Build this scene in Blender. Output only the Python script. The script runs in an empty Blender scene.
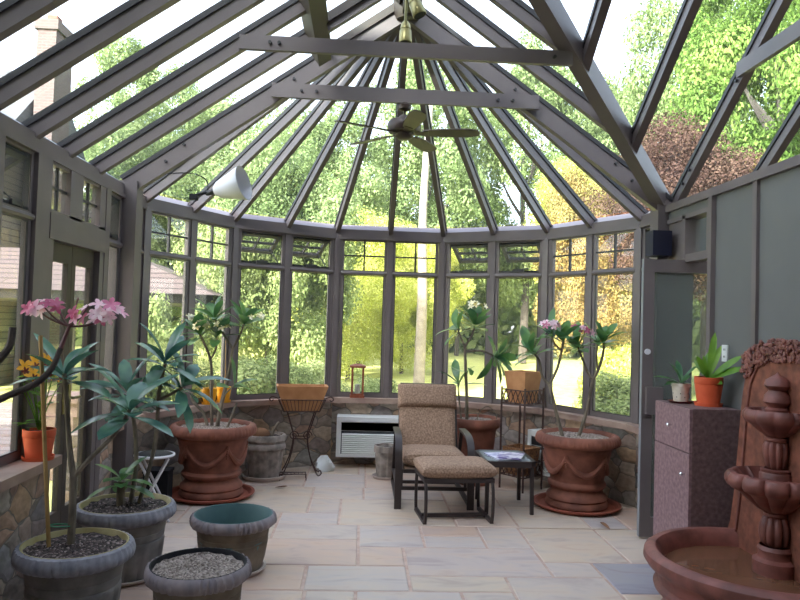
import bpy, math, random
from mathutils import Vector, Matrix
random.seed(11)
PI = math.pi
C = bpy.context.scene.collection
V = Vector

# ------------------------------------------------------------------ helpers
class MB:
    """collects shapes, then links them as one mesh object"""
    def __init__(s): s.v = []; s.f = []; s.m = []; s.sm = []
    def add(s, vs, fs, mi=0, smooth=False):
        o = len(s.v); s.v += [tuple(p) for p in vs]
        s.f += [tuple(i + o for i in f) for f in fs]; s.m += [mi] * len(fs); s.sm += [smooth] * len(fs); return s
    def box(s, c, size, rot=None, mi=0):
        c = V(c); hx, hy, hz = size[0] / 2, size[1] / 2, size[2] / 2
        vs = [V((x, y, z)) for x in (-hx, hx) for y in (-hy, hy) for z in (-hz, hz)]
        if rot is not None: vs = [rot @ p for p in vs]
        return s.add([p + c for p in vs], [(0, 1, 3, 2), (4, 6, 7, 5), (0, 4, 5, 1), (2, 3, 7, 6), (0, 2, 6, 4), (1, 5, 7, 3)], mi)
    def bb(s, x0, x1, y0, y1, z0, z1, mi=0):
        return s.box(((x0 + x1) / 2, (y0 + y1) / 2, (z0 + z1) / 2), (x1 - x0, y1 - y0, z1 - z0), None, mi)
    def bar(s, a, b, w, h, up=(0, 0, 1), mi=0):
        """rectangular bar from a to b: w across, h along up"""
        a, b = V(a), V(b); d = (b - a).normalized(); sd = d.cross(V(up)).normalized(); u = sd.cross(d).normalized()
        vs = [p + sd * x + u * y for p in (a, b) for x, y in ((-w / 2, -h / 2), (w / 2, -h / 2), (w / 2, h / 2), (-w / 2, h / 2))]
        return s.add(vs, [(3, 2, 1, 0), (4, 5, 6, 7), (0, 1, 5, 4), (1, 2, 6, 5), (2, 3, 7, 6), (3, 0, 4, 7)], mi)
    def tube(s, pts, rad, n=8, mi=0, caps=True, closed=False):
        pts = [V(p) for p in pts]; k = len(pts)
        rad = rad if isinstance(rad, (list, tuple)) else [rad] * k
        ref = None; rings = []
        for i, p in enumerate(pts):
            if closed: d = pts[(i + 1) % k] - pts[i - 1]
            else: d = pts[min(i + 1, k - 1)] - pts[max(i - 1, 0)]
            d.normalize()
            if ref is None: ref = d.orthogonal().normalized()
            ref = (ref - d * ref.dot(d))
            ref = ref.normalized() if ref.length > 1e-6 else d.orthogonal().normalized()
            bn = d.cross(ref)
            rings.append([p + (ref * math.cos(2 * PI * j / n) + bn * math.sin(2 * PI * j / n)) * rad[i] for j in range(n)])
        vs = [q for r in rings for q in r]; fs = []
        for i in range(k if closed else k - 1):
            for j in range(n):
                a, b = i * n + j, i * n + (j + 1) % n; c, d2 = ((i + 1) % k) * n + (j + 1) % n, ((i + 1) % k) * n + j
                fs.append((a, b, c, d2))
        s.add(vs, fs, mi, True)
        if caps and not closed: s.add(rings[0], [tuple(range(n))[::-1]], mi); s.add(rings[-1], [tuple(range(n))], mi)
        return s
    def lathe(s, prof, n=40, c=(0, 0, 0), mod=None, mi=0, smooth=True, sweep=2 * PI, start=0.0):
        """profile of (r, z); mod(i, ang, r, z) -> (r, z) shapes reliefs"""
        full = abs(sweep - 2 * PI) < 1e-6; m = n if full else n + 1; vs = []; k = len(prof)
        for i, (r, z) in enumerate(prof):
            for j in range(m):
                a = start + sweep * j / n
                rr, zz = mod(i, a, r, z) if mod else (r, z)
                vs.append((c[0] + rr * math.cos(a), c[1] + rr * math.sin(a), c[2] + zz))
        fs = []
        for i in range(k - 1):
            for j in range(n):
                j2 = (j + 1) % m
                fs.append((i * m + j, i * m + j2, (i + 1) * m + j2, (i + 1) * m + j))
        return s.add(vs, fs, mi, smooth)
    def ell(s, c, r, n=12, m=8, rot=None, mi=0):
        vs = []; fs = []; c = V(c)
        for i in range(m + 1):
            t = PI * i / m
            for j in range(n):
                a = 2 * PI * j / n
                p = V((r[0] * math.sin(t) * math.cos(a), r[1] * math.sin(t) * math.sin(a), r[2] * math.cos(t)))
                vs.append((rot @ p if rot is not None else p) + c)
        for i in range(m):
            for j in range(n):
                fs.append((i * n + j, (i + 1) * n + j, (i + 1) * n + (j + 1) % n, i * n + (j + 1) % n))
        return s.add(vs, fs, mi, True)
    def prism(s, poly, z0, z1, mi=0, mat=None):
        k = len(poly); vs = [V((x, y, z)) for z in (z0, z1) for x, y in poly]
        if mat is not None: vs = [mat @ p for p in vs]
        return s.add(vs, [tuple(range(k))[::-1], tuple(range(k, 2 * k))] + [(i, (i + 1) % k, (i + 1) % k + k, i + k) for i in range(k)], mi)
    def disc(s, c, r, n=32, mi=0):
        return s.add([(c[0] + r * math.cos(2 * PI * j / n), c[1] + r * math.sin(2 * PI * j / n), c[2]) for j in range(n)], [tuple(range(n))], mi)
    def pillow(s, size, c=(0, 0, 0), rot=None, n=10, e=0.35, mi=0, sag=0.0):
        """soft box with rounded edges, like a cushion"""
        vs = []; fs = []; hx, hy, hz = [q / 2 for q in size]
        def f(t): return math.copysign(abs(t) ** 0.75, t)
        idx = {}
        def pt(x, y, sgn):
            ex = max(abs(x), abs(y)); edge = (1 - abs(x) ** 6) * (1 - abs(y) ** 6)
            z = sgn * hz * (max(edge, 0) ** e) - sag * (1 - x * x) * (1 - y * y)
            return V((hx * x, hy * y, z))
        for sgn in (1, -1):
            o = len(vs)
            for i in range(n + 1):
                for j in range(n + 1):
                    x, y = math.sin((i / n - .5) * PI), math.sin((j / n - .5) * PI)
                    vs.append(pt(x, y, sgn))
            for i in range(n):
                for j in range(n):
                    q = (o + i * (n + 1) + j, o + (i + 1) * (n + 1) + j, o + (i + 1) * (n + 1) + j + 1, o + i * (n + 1) + j + 1)
                    fs.append(q if sgn > 0 else q[::-1])
        if rot is not None: vs = [rot @ p for p in vs]
        return s.add([p + V(c) for p in vs], fs, mi, True)
    def build(s, name, mat, parent=None, loc=None):
        mats = mat if isinstance(mat, (list, tuple)) else [mat]
        me = bpy.data.meshes.new(name)
        vs = s.v
        if parent is None:
            if loc is None:
                xs, ys, zs = zip(*vs); loc = ((min(xs) + max(xs)) / 2, (min(ys) + max(ys)) / 2, min(zs))
            vs = [(p[0] - loc[0], p[1] - loc[1], p[2] - loc[2]) for p in vs]
        me.from_pydata(vs, [], s.f)
        for m in mats: me.materials.append(m)
        me.polygons.foreach_set('material_index', s.m); me.polygons.foreach_set('use_smooth', s.sm)
        me.update()
        if any(s.sm): me.set_sharp_from_angle(angle=math.radians(42))
        o = bpy.data.objects.new(name, me); C.objects.link(o)
        if parent is not None: o.parent = parent
        else: o.location = loc
        return o

def tag(o, label=None, cat=None, group=None, kind=None):
    if label: o['label'] = label
    if cat: o['category'] = cat
    if group: o['group'] = group
    if kind: o['kind'] = kind
    return o
def thing(name, label, cat, loc=(0, 0, 0), rz=0.0, group=None, kind=None):
    o = bpy.data.objects.new(name, None); C.objects.link(o); o.empty_display_size = .1
    o.location = loc; o.rotation_euler = (0, 0, rz)
    return tag(o, label, cat, group, kind)
def struct(name, mb, mat, label, cat):
    return tag(mb.build(name, mat), label, cat, None, 'structure')
def RZ(a): return Matrix.Rotation(a, 3, 'Z')
def RX(a): return Matrix.Rotation(a, 3, 'X')
def RY(a): return Matrix.Rotation(a, 3, 'Y')

# ------------------------------------------------------------------ materials
def new_mat(name):
    m = bpy.data.materials.new(name); m.use_nodes = True; nt = m.node_tree
    b = nt.nodes['Principled BSDF']; return m, nt, b
def N(nt, t, **k):
    n = nt.nodes.new(t)
    for a, v in k.items():
        if a in n.inputs: n.inputs[a].default_value = v
        else: setattr(n, a, v)
    return n
def coords(nt, scale=(1, 1, 1)):
    t = N(nt, 'ShaderNodeTexCoord'); mp = N(nt, 'ShaderNodeMapping'); mp.inputs['Scale'].default_value = scale
    nt.links.new(t.outputs['Object'], mp.inputs['Vector']); return mp.outputs['Vector']
def ramp(nt, fac, stops):
    r = N(nt, 'ShaderNodeValToRGB'); e = r.color_ramp.elements
    while len(e) < len(stops): e.new(.5)
    for el, (p, c) in zip(e, stops): el.position = p; el.color = (*c, 1)
    nt.links.new(fac, r.inputs['Fac']); return r.outputs['Color']
def srgb(r, g, b):
    f = lambda c: (c / 255) / 12.92 if c / 255 <= .04045 else ((c / 255 + .055) / 1.055) ** 2.4
    return (f(r), f(g), f(b))
def bump(nt, b, h, strength=.3, dist=.01):
    n = N(nt, 'ShaderNodeBump'); n.inputs['Strength'].default_value = strength; n.inputs['Distance'].default_value = dist
    nt.links.new(h, n.inputs['Height']); nt.links.new(n.outputs['Normal'], b.inputs['Normal'])
def mat(name, c1, c2=None, scale=6, rough=.5, metal=0.0, bmp=0.0, detail=4, stretch=(1, 1, 1), spec=.5, lo=.35, hi=.65):
    m, nt, b = new_mat(name)
    b.inputs['Roughness'].default_value = rough; b.inputs['Metallic'].default_value = metal; b.inputs['Specular IOR Level'].default_value = spec
    if c2 is None: b.inputs['Base Color'].default_value = (*c1, 1)
    else:
        n = N(nt, 'ShaderNodeTexNoise', Scale=scale, Detail=detail); nt.links.new(coords(nt, stretch), n.inputs['Vector'])
        nt.links.new(ramp(nt, n.outputs['Fac'], [(lo, c1), (hi, c2)]), b.inputs['Base Color'])
        if bmp: bump(nt, b, n.outputs['Fac'], bmp)
    return m
M = {}
M['frame'] = mat('painted_aluminium', (.125, .104, .106), (.15, .126, .124), 3, .42)
M['frame_dark'] = mat('dark_gasket', (.028, .027, .03), rough=.5)
M['bright_metal'] = mat('bright_flashing', (.075, .075, .095), (.095, .095, .115), 4, .4, .1)
M['brown_wood'] = mat('dark_brown_paint', (.032, .024, .020), (.055, .04, .03), 5, .5, stretch=(1, .1, 1))
M['panel'] = mat('grey_green_panel', (.118, .120, .118), (.136, .138, .135), 2, .6)
M['sill'] = mat('sandstone_sill', srgb(138, 112, 102), srgb(164, 140, 126), 5, .6, bmp=.1)
M['terra'] = mat('terracotta', srgb(98, 54, 40), srgb(136, 82, 64), 7, .75, bmp=.12, detail=7)
M['terra_in'] = mat('terracotta_bowl', srgb(132, 66, 48), srgb(148, 80, 60), 6, .75)
M['fount'] = mat('fountain_stone', srgb(96, 54, 46), srgb(134, 80, 70), 9, .5, bmp=.25, detail=8)
M['fount_rough'] = mat('fountain_backplate', srgb(98, 54, 38), srgb(136, 80, 60), 16, .7, bmp=.6, detail=10)
M['orange'] = mat('orange_clay', srgb(205, 84, 46), srgb(216, 98, 60), 8, .6)
M['yellow'] = mat('yellow_glaze', srgb(226, 150, 20), srgb(240, 172, 40), 8, .35)
M['white_cer'] = mat('speckled_white_pot', srgb(196, 186, 170), srgb(214, 206, 192), 20, .45)
M['darkred'] = mat('dark_red_saucer', srgb(96, 34, 32), rough=.4)
M['grey_pot'] = mat('grey_planter', srgb(104, 100, 98), srgb(136, 131, 128), 8, .7, bmp=.2, detail=8)
M['grey_rim'] = mat('grey_planter_rim', srgb(118, 118, 128), srgb(152, 150, 158), 14, .65, bmp=.2, detail=8)
M['rim_in'] = mat('stained_rim', srgb(150, 138, 92), srgb(170, 160, 120), 9, .7)
M['brown_pot'] = mat('weathered_planter', srgb(92, 80, 66), srgb(128, 116, 100), 7, .75, bmp=.3, detail=8)
M['brown_rim'] = mat('weathered_rim', srgb(120, 112, 118), srgb(146, 134, 134), 12, .7, bmp=.25, detail=8)
M['teal'] = mat('teal_inside', srgb(66, 96, 98), srgb(82, 112, 112), 5, .6)
M['stone_pot'] = mat('stone_planter', srgb(112, 104, 98), srgb(160, 148, 140), 12, .85, bmp=.5, detail=8)
M['pale_saucer'] = mat('pale_saucer', srgb(172, 156, 148), srgb(188, 174, 166), 6, .7)
M['black_plastic'] = mat('black_plastic', (.010, .010, .013), rough=.6, spec=.2)
M['navy'] = mat('navy_box', srgb(16, 18, 40), srgb(20, 22, 46), 5, .5)
M['white_metal'] = mat('white_metal', (.62, .62, .66), rough=.35)
M['white_plastic'] = mat('white_plastic', srgb(218, 220, 220), rough=.45)
M['grille'] = mat('grey_grille', srgb(60, 64, 70), rough=.6)
M['bronze'] = mat('bronze_frame', srgb(52, 44, 44), srgb(60, 51, 50), 6, .45, .3)
M['iron'] = mat('brown_iron', srgb(60, 38, 34), srgb(76, 50, 44), 12, .6, .2)
M['wood'] = mat('lantern_wood', srgb(110, 54, 34), srgb(140, 74, 48), 6, .5, stretch=(6, 6, .6))
M['troughclay'] = mat('trough_clay', srgb(166, 114, 72), srgb(188, 136, 92), 7, .75)
M['wicker'] = mat('wicker', srgb(98, 62, 36), srgb(150, 104, 64), 60, .7, bmp=.8, detail=2)
M['brass'] = mat('aged_brass', srgb(128, 120, 76), srgb(158, 150, 100), 8, .35, .5)
M['fan'] = mat('fan_bronze', srgb(50, 38, 34), srgb(62, 48, 42), 6, .4, .2)
M['chrome'] = mat('chrome', (.7, .7, .72), rough=.2, metal=1)
M['bark'] = mat('plumeria_bark', srgb(84, 76, 66), srgb(126, 114, 98), 18, .8, bmp=.4, stretch=(1, 1, .4))
M['bark_dark'] = mat('dark_bark', srgb(44, 38, 36), srgb(66, 56, 52), 18, .8, bmp=.4)
M['stem_purple'] = mat('purple_stem', srgb(88, 48, 56), rough=.5)
M['bamboo'] = mat('bamboo', srgb(150, 116, 66), srgb(166, 134, 84), 10, .6)
M['tie'] = mat('green_tie', srgb(30, 110, 80), rough=.5)
M['soil'] = mat('potting_soil', srgb(38, 30, 28), srgb(98, 86, 82), 70, .9, bmp=1.0, detail=3, lo=.4, hi=.75)
M['petal_white'] = mat('white_petal', srgb(236, 232, 214), srgb(240, 226, 150), 20, .5)
M['petal_yellow'] = mat('yellow_petal', srgb(244, 176, 24), rough=.5)
M['petal_maroon'] = mat('maroon_petal', srgb(110, 30, 16), rough=.5)
M['dry'] = mat('dry_leaf', srgb(120, 84, 58), rough=.8)
M['tag'] = mat('paper', srgb(208, 208, 220), srgb(150, 150, 190), 14, .6)
M['paper2'] = mat('magazine_cover', srgb(120, 110, 160), srgb(214, 210, 222), 12, .35, lo=.45, hi=.55)
M['shingle_brick'] = None

def leaf_mat(name, c1, c2, rough=.35, trans=.35):
    m, nt, b = new_mat(name); b.inputs['Roughness'].default_value = rough
    n = N(nt, 'ShaderNodeTexNoise', Scale=7.0, Detail=2); nt.links.new(coords(nt), n.inputs['Vector'])
    col = ramp(nt, n.outputs['Fac'], [(.35, c1), (.65, c2)])
    nt.links.new(col, b.inputs['Base Color'])
    t = N(nt, 'ShaderNodeBsdfTranslucent'); nt.links.new(col, t.inputs['Color'])
    mx = N(nt, 'ShaderNodeMixShader'); mx.inputs['Fac'].default_value = trans
    nt.links.new(b.outputs['BSDF'], mx.inputs[1]); nt.links.new(t.outputs['BSDF'], mx.inputs[2])
    nt.links.new(mx.outputs['Shader'], nt.nodes['Material Output'].inputs['Surface']); return m
M['leaf'] = leaf_mat('plumeria_leaf', srgb(58, 100, 66), srgb(104, 146, 80), .28)
M['leaf_blue'] = leaf_mat('bluish_leaf', srgb(62, 100, 92), srgb(96, 138, 110), .22, .2)
M['leaf_bright'] = leaf_mat('bright_leaf', srgb(84, 130, 40), srgb(124, 164, 56), .35)
M['pink'] = leaf_mat('pink_petal', srgb(238, 178, 200), srgb(246, 224, 230), .5, .3)
M['pink_deep'] = leaf_mat('deep_pink', srgb(176, 70, 110), srgb(214, 130, 160), .5, .3)

def tree_mat(name, c1, c2, c3):
    m, nt, b = new_mat(name)
    nt.nodes.remove(b)
    g = N(nt, 'ShaderNodeNewGeometry')
    n = N(nt, 'ShaderNodeTexNoise', Scale=.9, Detail=3); nt.links.new(g.outputs['Position'], n.inputs['Vector'])
    mxv = N(nt, 'ShaderNodeMath', operation='MULTIPLY_ADD'); mxv.inputs[1].default_value = .35
    nt.links.new(g.outputs['Random Per Island'], mxv.inputs[0]); nt.links.new(n.outputs['Fac'], mxv.inputs[2])
    col = ramp(nt, mxv.outputs[0], [(.42, c1), (.68, c2), (.95, c3)])
    d = N(nt, 'ShaderNodeBsdfDiffuse'); t = N(nt, 'ShaderNodeBsdfTranslucent')
    nt.links.new(col, d.inputs['Color']); nt.links.new(col, t.inputs['Color'])
    mx = N(nt, 'ShaderNodeMixShader'); mx.inputs['Fac'].default_value = .42
    nt.links.new(d.outputs['BSDF'], mx.inputs[1]); nt.links.new(t.outputs['BSDF'], mx.inputs[2])
    nt.links.new(mx.outputs['Shader'], nt.nodes['Material Output'].inputs['Surface']); return m
M['t_yellow'] = tree_mat('yellow_green_foliage', (.42, .47, .09), (.60, .64, .18), (.78, .78, .34))
M['t_green'] = tree_mat('green_foliage', (.14, .19, .07), (.25, .32, .13), (.40, .46, .22))
M['t_near'] = tree_mat('fresh_green_foliage', (.08, .14, .03), (.17, .27, .06), (.36, .46, .13))
M['t_dark'] = tree_mat('deep_green_foliage', (.10, .14, .055), (.18, .24, .09), (.30, .36, .14))
M['t_red'] = tree_mat('red_brown_foliage', (.09, .05, .042), (.14, .08, .062), (.22, .14, .10))
M['t_orange'] = tree_mat('orange_foliage', (.20, .13, .05), (.34, .25, .09), (.50, .42, .16))
M['trunk'] = mat('tree_trunk', (.05, .04, .034), (.10, .085, .07), 5, .9, bmp=.5, stretch=(3, 3, .5))

def glass_mat(name, tint, refl=.06, rmax=.5, haze=0.0):
    m, nt, b = new_mat(name); nt.nodes.remove(b)
    t = N(nt, 'ShaderNodeBsdfTransparent'); t.inputs['Color'].default_value = (*tint, 1)
    g = N(nt, 'ShaderNodeBsdfGlossy'); g.inputs['Roughness'].default_value = .02
    lw = N(nt, 'ShaderNodeLayerWeight'); pw = N(nt, 'ShaderNodeMath', operation='POWER'); pw.inputs[1].default_value = 5.0
    ma = N(nt, 'ShaderNodeMath', operation='MULTIPLY_ADD'); ma.inputs[1].default_value = rmax; ma.inputs[2].default_value = refl * .5
    nt.links.new(lw.outputs['Facing'], pw.inputs[0]); nt.links.new(pw.outputs[0], ma.inputs[0])
    mx = N(nt, 'ShaderNodeMixShader'); nt.links.new(ma.outputs[0], mx.inputs['Fac'])
    nt.links.new(t.outputs['BSDF'], mx.inputs[1]); nt.links.new(g.outputs['BSDF'], mx.inputs[2])
    out = mx
    if haze:
        d = N(nt, 'ShaderNodeBsdfDiffuse'); d.inputs['Color'].default_value = (.6, .65, .66, 1)
        m2 = N(nt, 'ShaderNodeMixShader'); m2.inputs['Fac'].default_value = haze
        nt.links.new(mx.outputs['Shader'], m2.inputs[1]); nt.links.new(d.outputs['BSDF'], m2.inputs[2]); out = m2
    nt.links.new(out.outputs['Shader'], nt.nodes['Material Output'].inputs['Surface']); return m
M['glass'] = glass_mat('window_glass', (.93, .96, .95), haze=.045)
M['roof_glass'] = glass_mat('roof_glass', (.87, .95, .98), haze=.09)
M['door_glass'] = glass_mat('frosted_door_glass', (.55, .60, .56), haze=.12)

M['screen'] = glass_mat('insect_screen', (.66, .68, .68), rmax=0.0, refl=0.0, haze=.05)
def stone_wall_mat():
    m, nt, b = new_mat('rubble_stone'); co = coords(nt, (1, 1, 1.5)); b.inputs['Roughness'].default_value = .8
    wn = N(nt, 'ShaderNodeTexNoise', Scale=3.0, Detail=3); nt.links.new(co, wn.inputs['Vector'])
    ad = N(nt, 'ShaderNodeVectorMath', operation='MULTIPLY_ADD'); ad.inputs[1].default_value = (.18, .18, .18)
    nt.links.new(wn.outputs['Color'], ad.inputs[0]); nt.links.new(co, ad.inputs[2])
    vo = N(nt, 'ShaderNodeTexVoronoi', Scale=4.8); vo.feature = 'F1'; nt.links.new(ad.outputs[0], vo.inputs['Vector'])
    ve = N(nt, 'ShaderNodeTexVoronoi', Scale=4.8); ve.feature = 'DISTANCE_TO_EDGE'; nt.links.new(ad.outputs[0], ve.inputs['Vector'])
    sp = N(nt, 'ShaderNodeSeparateColor'); nt.links.new(vo.outputs['Color'], sp.inputs['Color'])
    col = ramp(nt, sp.outputs['Red'], [(0, srgb(128, 120, 114)), (.2, srgb(164, 148, 134)), (.38, srgb(182, 152, 122)), (.52, srgb(138, 138, 142)),
                                       (.66, srgb(172, 138, 116)), (.82, srgb(152, 150, 144)), (1, srgb(196, 176, 154))])
    nz = N(nt, 'ShaderNodeTexNoise', Scale=16.0, Detail=6); nt.links.new(co, nz.inputs['Vector'])
    mul = N(nt, 'ShaderNodeMix'); mul.data_type = 'RGBA'; mul.blend_type = 'MULTIPLY'; mul.inputs['Factor'].default_value = .7
    nt.links.new(col, mul.inputs['A']); nt.links.new(ramp(nt, nz.outputs['Fac'], [(.3, (.55, .55, .55)), (.7, (1.2, 1.2, 1.2))]), mul.inputs['B'])
    mo = N(nt, 'ShaderNodeMix'); mo.data_type = 'RGBA'
    nt.links.new(ramp(nt, ve.outputs['Distance'], [(.01, (0, 0, 0)), (.035, (1, 1, 1))]), mo.inputs['Factor'])
    mo.inputs['A'].default_value = (*srgb(112, 106, 98), 1); nt.links.new(mul.outputs['Result'], mo.inputs['B'])
    nt.links.new(mo.outputs['Result'], b.inputs['Base Color'])
    mm = N(nt, 'ShaderNodeMath', operation='MULTIPLY_ADD'); mm.inputs[1].default_value = .15
    nt.links.new(nz.outputs['Fac'], mm.inputs[0])
    nt.links.new(ramp(nt, ve.outputs['Distance'], [(0, (0, 0, 0)), (.15, (1, 1, 1))]), mm.inputs[2])
    bump(nt, b, mm.outputs[0], .45, .02); return m
M['stone'] = stone_wall_mat()

def brick_mat(name, c1, c2, mo, scale, bw, rh, ms=.01, axis=None, rough=.8):
    m, nt, b = new_mat(name); b.inputs['Roughness'].default_value = rough
    t = N(nt, 'ShaderNodeTexCoord'); sx = N(nt, 'ShaderNodeSeparateXYZ'); cx = N(nt, 'ShaderNodeCombineXYZ')
    nt.links.new(t.outputs['Object'], sx.inputs[0])
    ad = N(nt, 'ShaderNodeMath', operation='ADD'); nt.links.new(sx.outputs['X'], ad.inputs[0]); nt.links.new(sx.outputs['Y'], ad.inputs[1])
    if axis == 'roof': nt.links.new(sx.outputs['X'], cx.inputs['X']); nt.links.new(sx.outputs['Z'], cx.inputs['Y'])
    elif axis == 'floor': nt.links.new(sx.outputs['X'], cx.inputs['X']); nt.links.new(sx.outputs['Y'], cx.inputs['Y'])
    else: nt.links.new(ad.outputs[0], cx.inputs['X']); nt.links.new(sx.outputs['Z'], cx.inputs['Y'])
    k = N(nt, 'ShaderNodeTexBrick', Scale=scale); k.inputs['Brick Width'].default_value = bw; k.inputs['Row Height'].default_value = rh
    k.inputs['Mortar Size'].default_value = ms
    k.inputs['Color1'].default_value = (*c1, 1); k.inputs['Color2'].default_value = (*c2, 1); k.inputs['Mortar'].default_value = (*mo, 1)
    nt.links.new(cx.outputs[0], k.inputs['Vector']); nt.links.new(k.outputs['Color'], b.inputs['Base Color']); return m
M['brick'] = brick_mat('red_brick', (.095, .055, .048), (.115, .07, .062), (.13, .11, .1), 1, .22, .075, .008)
M['roofing'] = brick_mat('pink_shingle', (.078, .058, .058), (.09, .068, .068), (.034, .026, .026), 1, 3.0, .11, .014, 'roof')
M['greyroof'] = brick_mat('grey_shingle', (.10, .096, .1), (.12, .116, .12), (.06, .06, .06), 1, .5, .12, .006, 'roof')
M['siding'] = brick_mat('clapboard', (.15, .13, .095), (.16, .142, .105), (.06, .054, .042), 1, 9.0, .16, .014)
M['deckwood'] = brick_mat('deck_boards', (.20, .165, .155), (.22, .19, .18), (.08, .07, .065), 1, 6.0, .28, .02, 'floor')

def floor_mat():
    m, nt, b = new_mat('sandstone_flags'); b.inputs['Roughness'].default_value = .42
    at = N(nt, 'ShaderNodeAttribute'); at.attribute_name = 'tint'
    sp = N(nt, 'ShaderNodeSeparateColor'); nt.links.new(at.outputs['Color'], sp.inputs['Color'])
    base = ramp(nt, sp.outputs['Red'], [(0, srgb(206, 186, 172)), (.2, srgb(200, 188, 182)), (.4, srgb(204, 180, 166)), (.6, srgb(206, 190, 174)),
                                        (.8, srgb(202, 188, 178)), (.95, srgb(188, 180, 180)), (1, srgb(158, 156, 164))])
    t = N(nt, 'ShaderNodeTexCoord')
    off = N(nt, 'ShaderNodeVectorMath', operation='MULTIPLY_ADD'); off.inputs[1].default_value = (9, 9, 9)
    nt.links.new(at.outputs['Color'], off.inputs[0]); nt.links.new(t.outputs['Object'], off.inputs[2])
    mp = N(nt, 'ShaderNodeMapping'); mp.inputs['Scale'].default_value = (1, 2.6, 1); mp.inputs['Rotation'].default_value = (0, 0, .35)
    nt.links.new(off.outputs[0], mp.inputs['Vector'])
    n = N(nt, 'ShaderNodeTexNoise', Scale=2.2, Detail=5, Distortion=1.2); nt.links.new(mp.outputs['Vector'], n.inputs['Vector'])
    vein = ramp(nt, n.outputs['Fac'], [(.3, (.70, .65, .66)), (.46, (.86, .84, .84)), (.6, (.93, .87, .80)), (.72, (.80, .69, .64))])
    mx = N(nt, 'ShaderNodeMix'); mx.data_type = 'RGBA'; mx.blend_type = 'MULTIPLY'; mx.inputs['Factor'].default_value = 1
    nt.links.new(base, mx.inputs['A']); nt.links.new(vein, mx.inputs['B']); nt.links.new(mx.outputs['Result'], b.inputs['Base Color'])
    n2 = N(nt, 'ShaderNodeTexNoise', Scale=9.0, Detail=6); nt.links.new(t.outputs['Object'], n2.inputs['Vector'])
    bump(nt, b, n2.outputs['Fac'], .12, .01); return m
M['flag'] = floor_mat()
M['grout'] = mat('floor_grout', srgb(178, 150, 136), srgb(196, 172, 158), 12, .9)

def gravel_mat(name, cs, scale=60):
    m, nt, b = new_mat(name); b.inputs['Roughness'].default_value = .85
    vo = N(nt, 'ShaderNodeTexVoronoi', Scale=scale); nt.links.new(coords(nt), vo.inputs['Vector'])
    sp = N(nt, 'ShaderNodeSeparateColor'); nt.links.new(vo.outputs['Color'], sp.inputs['Color'])
    nt.links.new(ramp(nt, sp.outputs['Green'], cs), b.inputs['Base Color'])
    inv = N(nt, 'ShaderNodeMath', operation='SUBTRACT'); inv.inputs[0].default_value = 1; nt.links.new(vo.outputs['Distance'], inv.inputs[1])
    bump(nt, b, inv.outputs[0], 1.0, .012); return m
M['gravel'] = gravel_mat('grey_gravel', [(0, srgb(84, 72, 66)), (.4, srgb(140, 126, 116)), (.75, srgb(182, 168, 158)), (1, srgb(110, 94, 86))], 95)
M['topsoil'] = gravel_mat('gritty_soil', [(0, srgb(34, 26, 26)), (.6, srgb(60, 48, 46)), (.85, srgb(112, 96, 94)), (1, srgb(156, 140, 138))], 80)

def granite_mat(name, c1, c2, c3, scale=42):
    m, nt, b = new_mat(name); b.inputs['Roughness'].default_value = .5
    n = N(nt, 'ShaderNodeTexNoise', Scale=float(scale), Detail=5); nt.links.new(coords(nt), n.inputs['Vector'])
    nt.links.new(ramp(nt, n.outputs['Fac'], [(.34, c1), (.5, c2), (.64, c3)]), b.inputs['Base Color']); return m
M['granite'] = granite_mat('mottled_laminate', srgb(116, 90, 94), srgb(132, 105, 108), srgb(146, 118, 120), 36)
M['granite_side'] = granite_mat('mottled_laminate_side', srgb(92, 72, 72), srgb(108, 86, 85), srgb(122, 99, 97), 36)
M['cush'] = granite_mat('mottled_fabric', srgb(118, 94, 77), srgb(142, 115, 96), srgb(160, 133, 112), 70)
M['cush'].node_tree.nodes['Principled BSDF'].inputs['Roughness'].default_value = .95

def water_mat():
    m, nt, b = new_mat('murky_water'); b.inputs['Base Color'].default_value = (*srgb(112, 76, 56), 1); b.inputs['Roughness'].default_value = .08
    n = N(nt, 'ShaderNodeTexNoise', Scale=5.0, Detail=2); nt.links.new(coords(nt), n.inputs['Vector']); bump(nt, b, n.outputs['Fac'], .06, .02); return m
M['water'] = water_mat()
M['lawn'] = mat('lawn_grass', (.50, .54, .14), (.70, .70, .28), 3, .9, detail=8)
M['edge'] = mat('lit_door_edge', (.22, .23, .25), rough=.4)  # light on the door's leading edge, put into a paler colour
M['tabletop'] = glass_mat('table_glass', (.35, .4, .42), haze=.35)

# ------------------------------------------------------------------ measured layout (metres; camera stands at the origin)
XL, XR, YE = -1.93, 2.51, 5.75          # left wall, right wall, corner posts
ZE, ZT, ZS, ZM = 2.54, 2.64, .75, 2.168  # eave underside / top, sill, transom
P = [V((-1.932, 6.233)), V((-1.347, 7.281)), V((-.312, 7.888)), V((.888, 7.888)), V((1.923, 7.281)), V((2.509, 6.233))]
AX, AY, AZ = .288, 5.64, 4.214           # apex of the bow roof
RZ_ = 4.214                              # ridge height
WY = 3.53                                # ridge of the side wing

def frame2(p0, p1):
    p0, p1 = V(p0), V(p1); u = (p1 - p0).normalized(); n = V((-u.y, u.x)); return p0, u, n, (p1 - p0).length
def W(p0, u, n, s, o, z): q = p0 + u * s + n * o; return V((q.x, q.y, z))
def wbox(mb, fr, s0, s1, o0, o1, z0, z1, mi=0):
    p0, u, n, L = fr
    R = Matrix(((u.x, n.x, 0), (u.y, n.y, 0), (0, 0, 1)))
    c = W(p0, u, n, (s0 + s1) / 2, (o0 + o1) / 2, (z0 + z1) / 2)
    return mb.box(c, (s1 - s0, o1 - o0, z1 - z0), R, mi)

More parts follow.
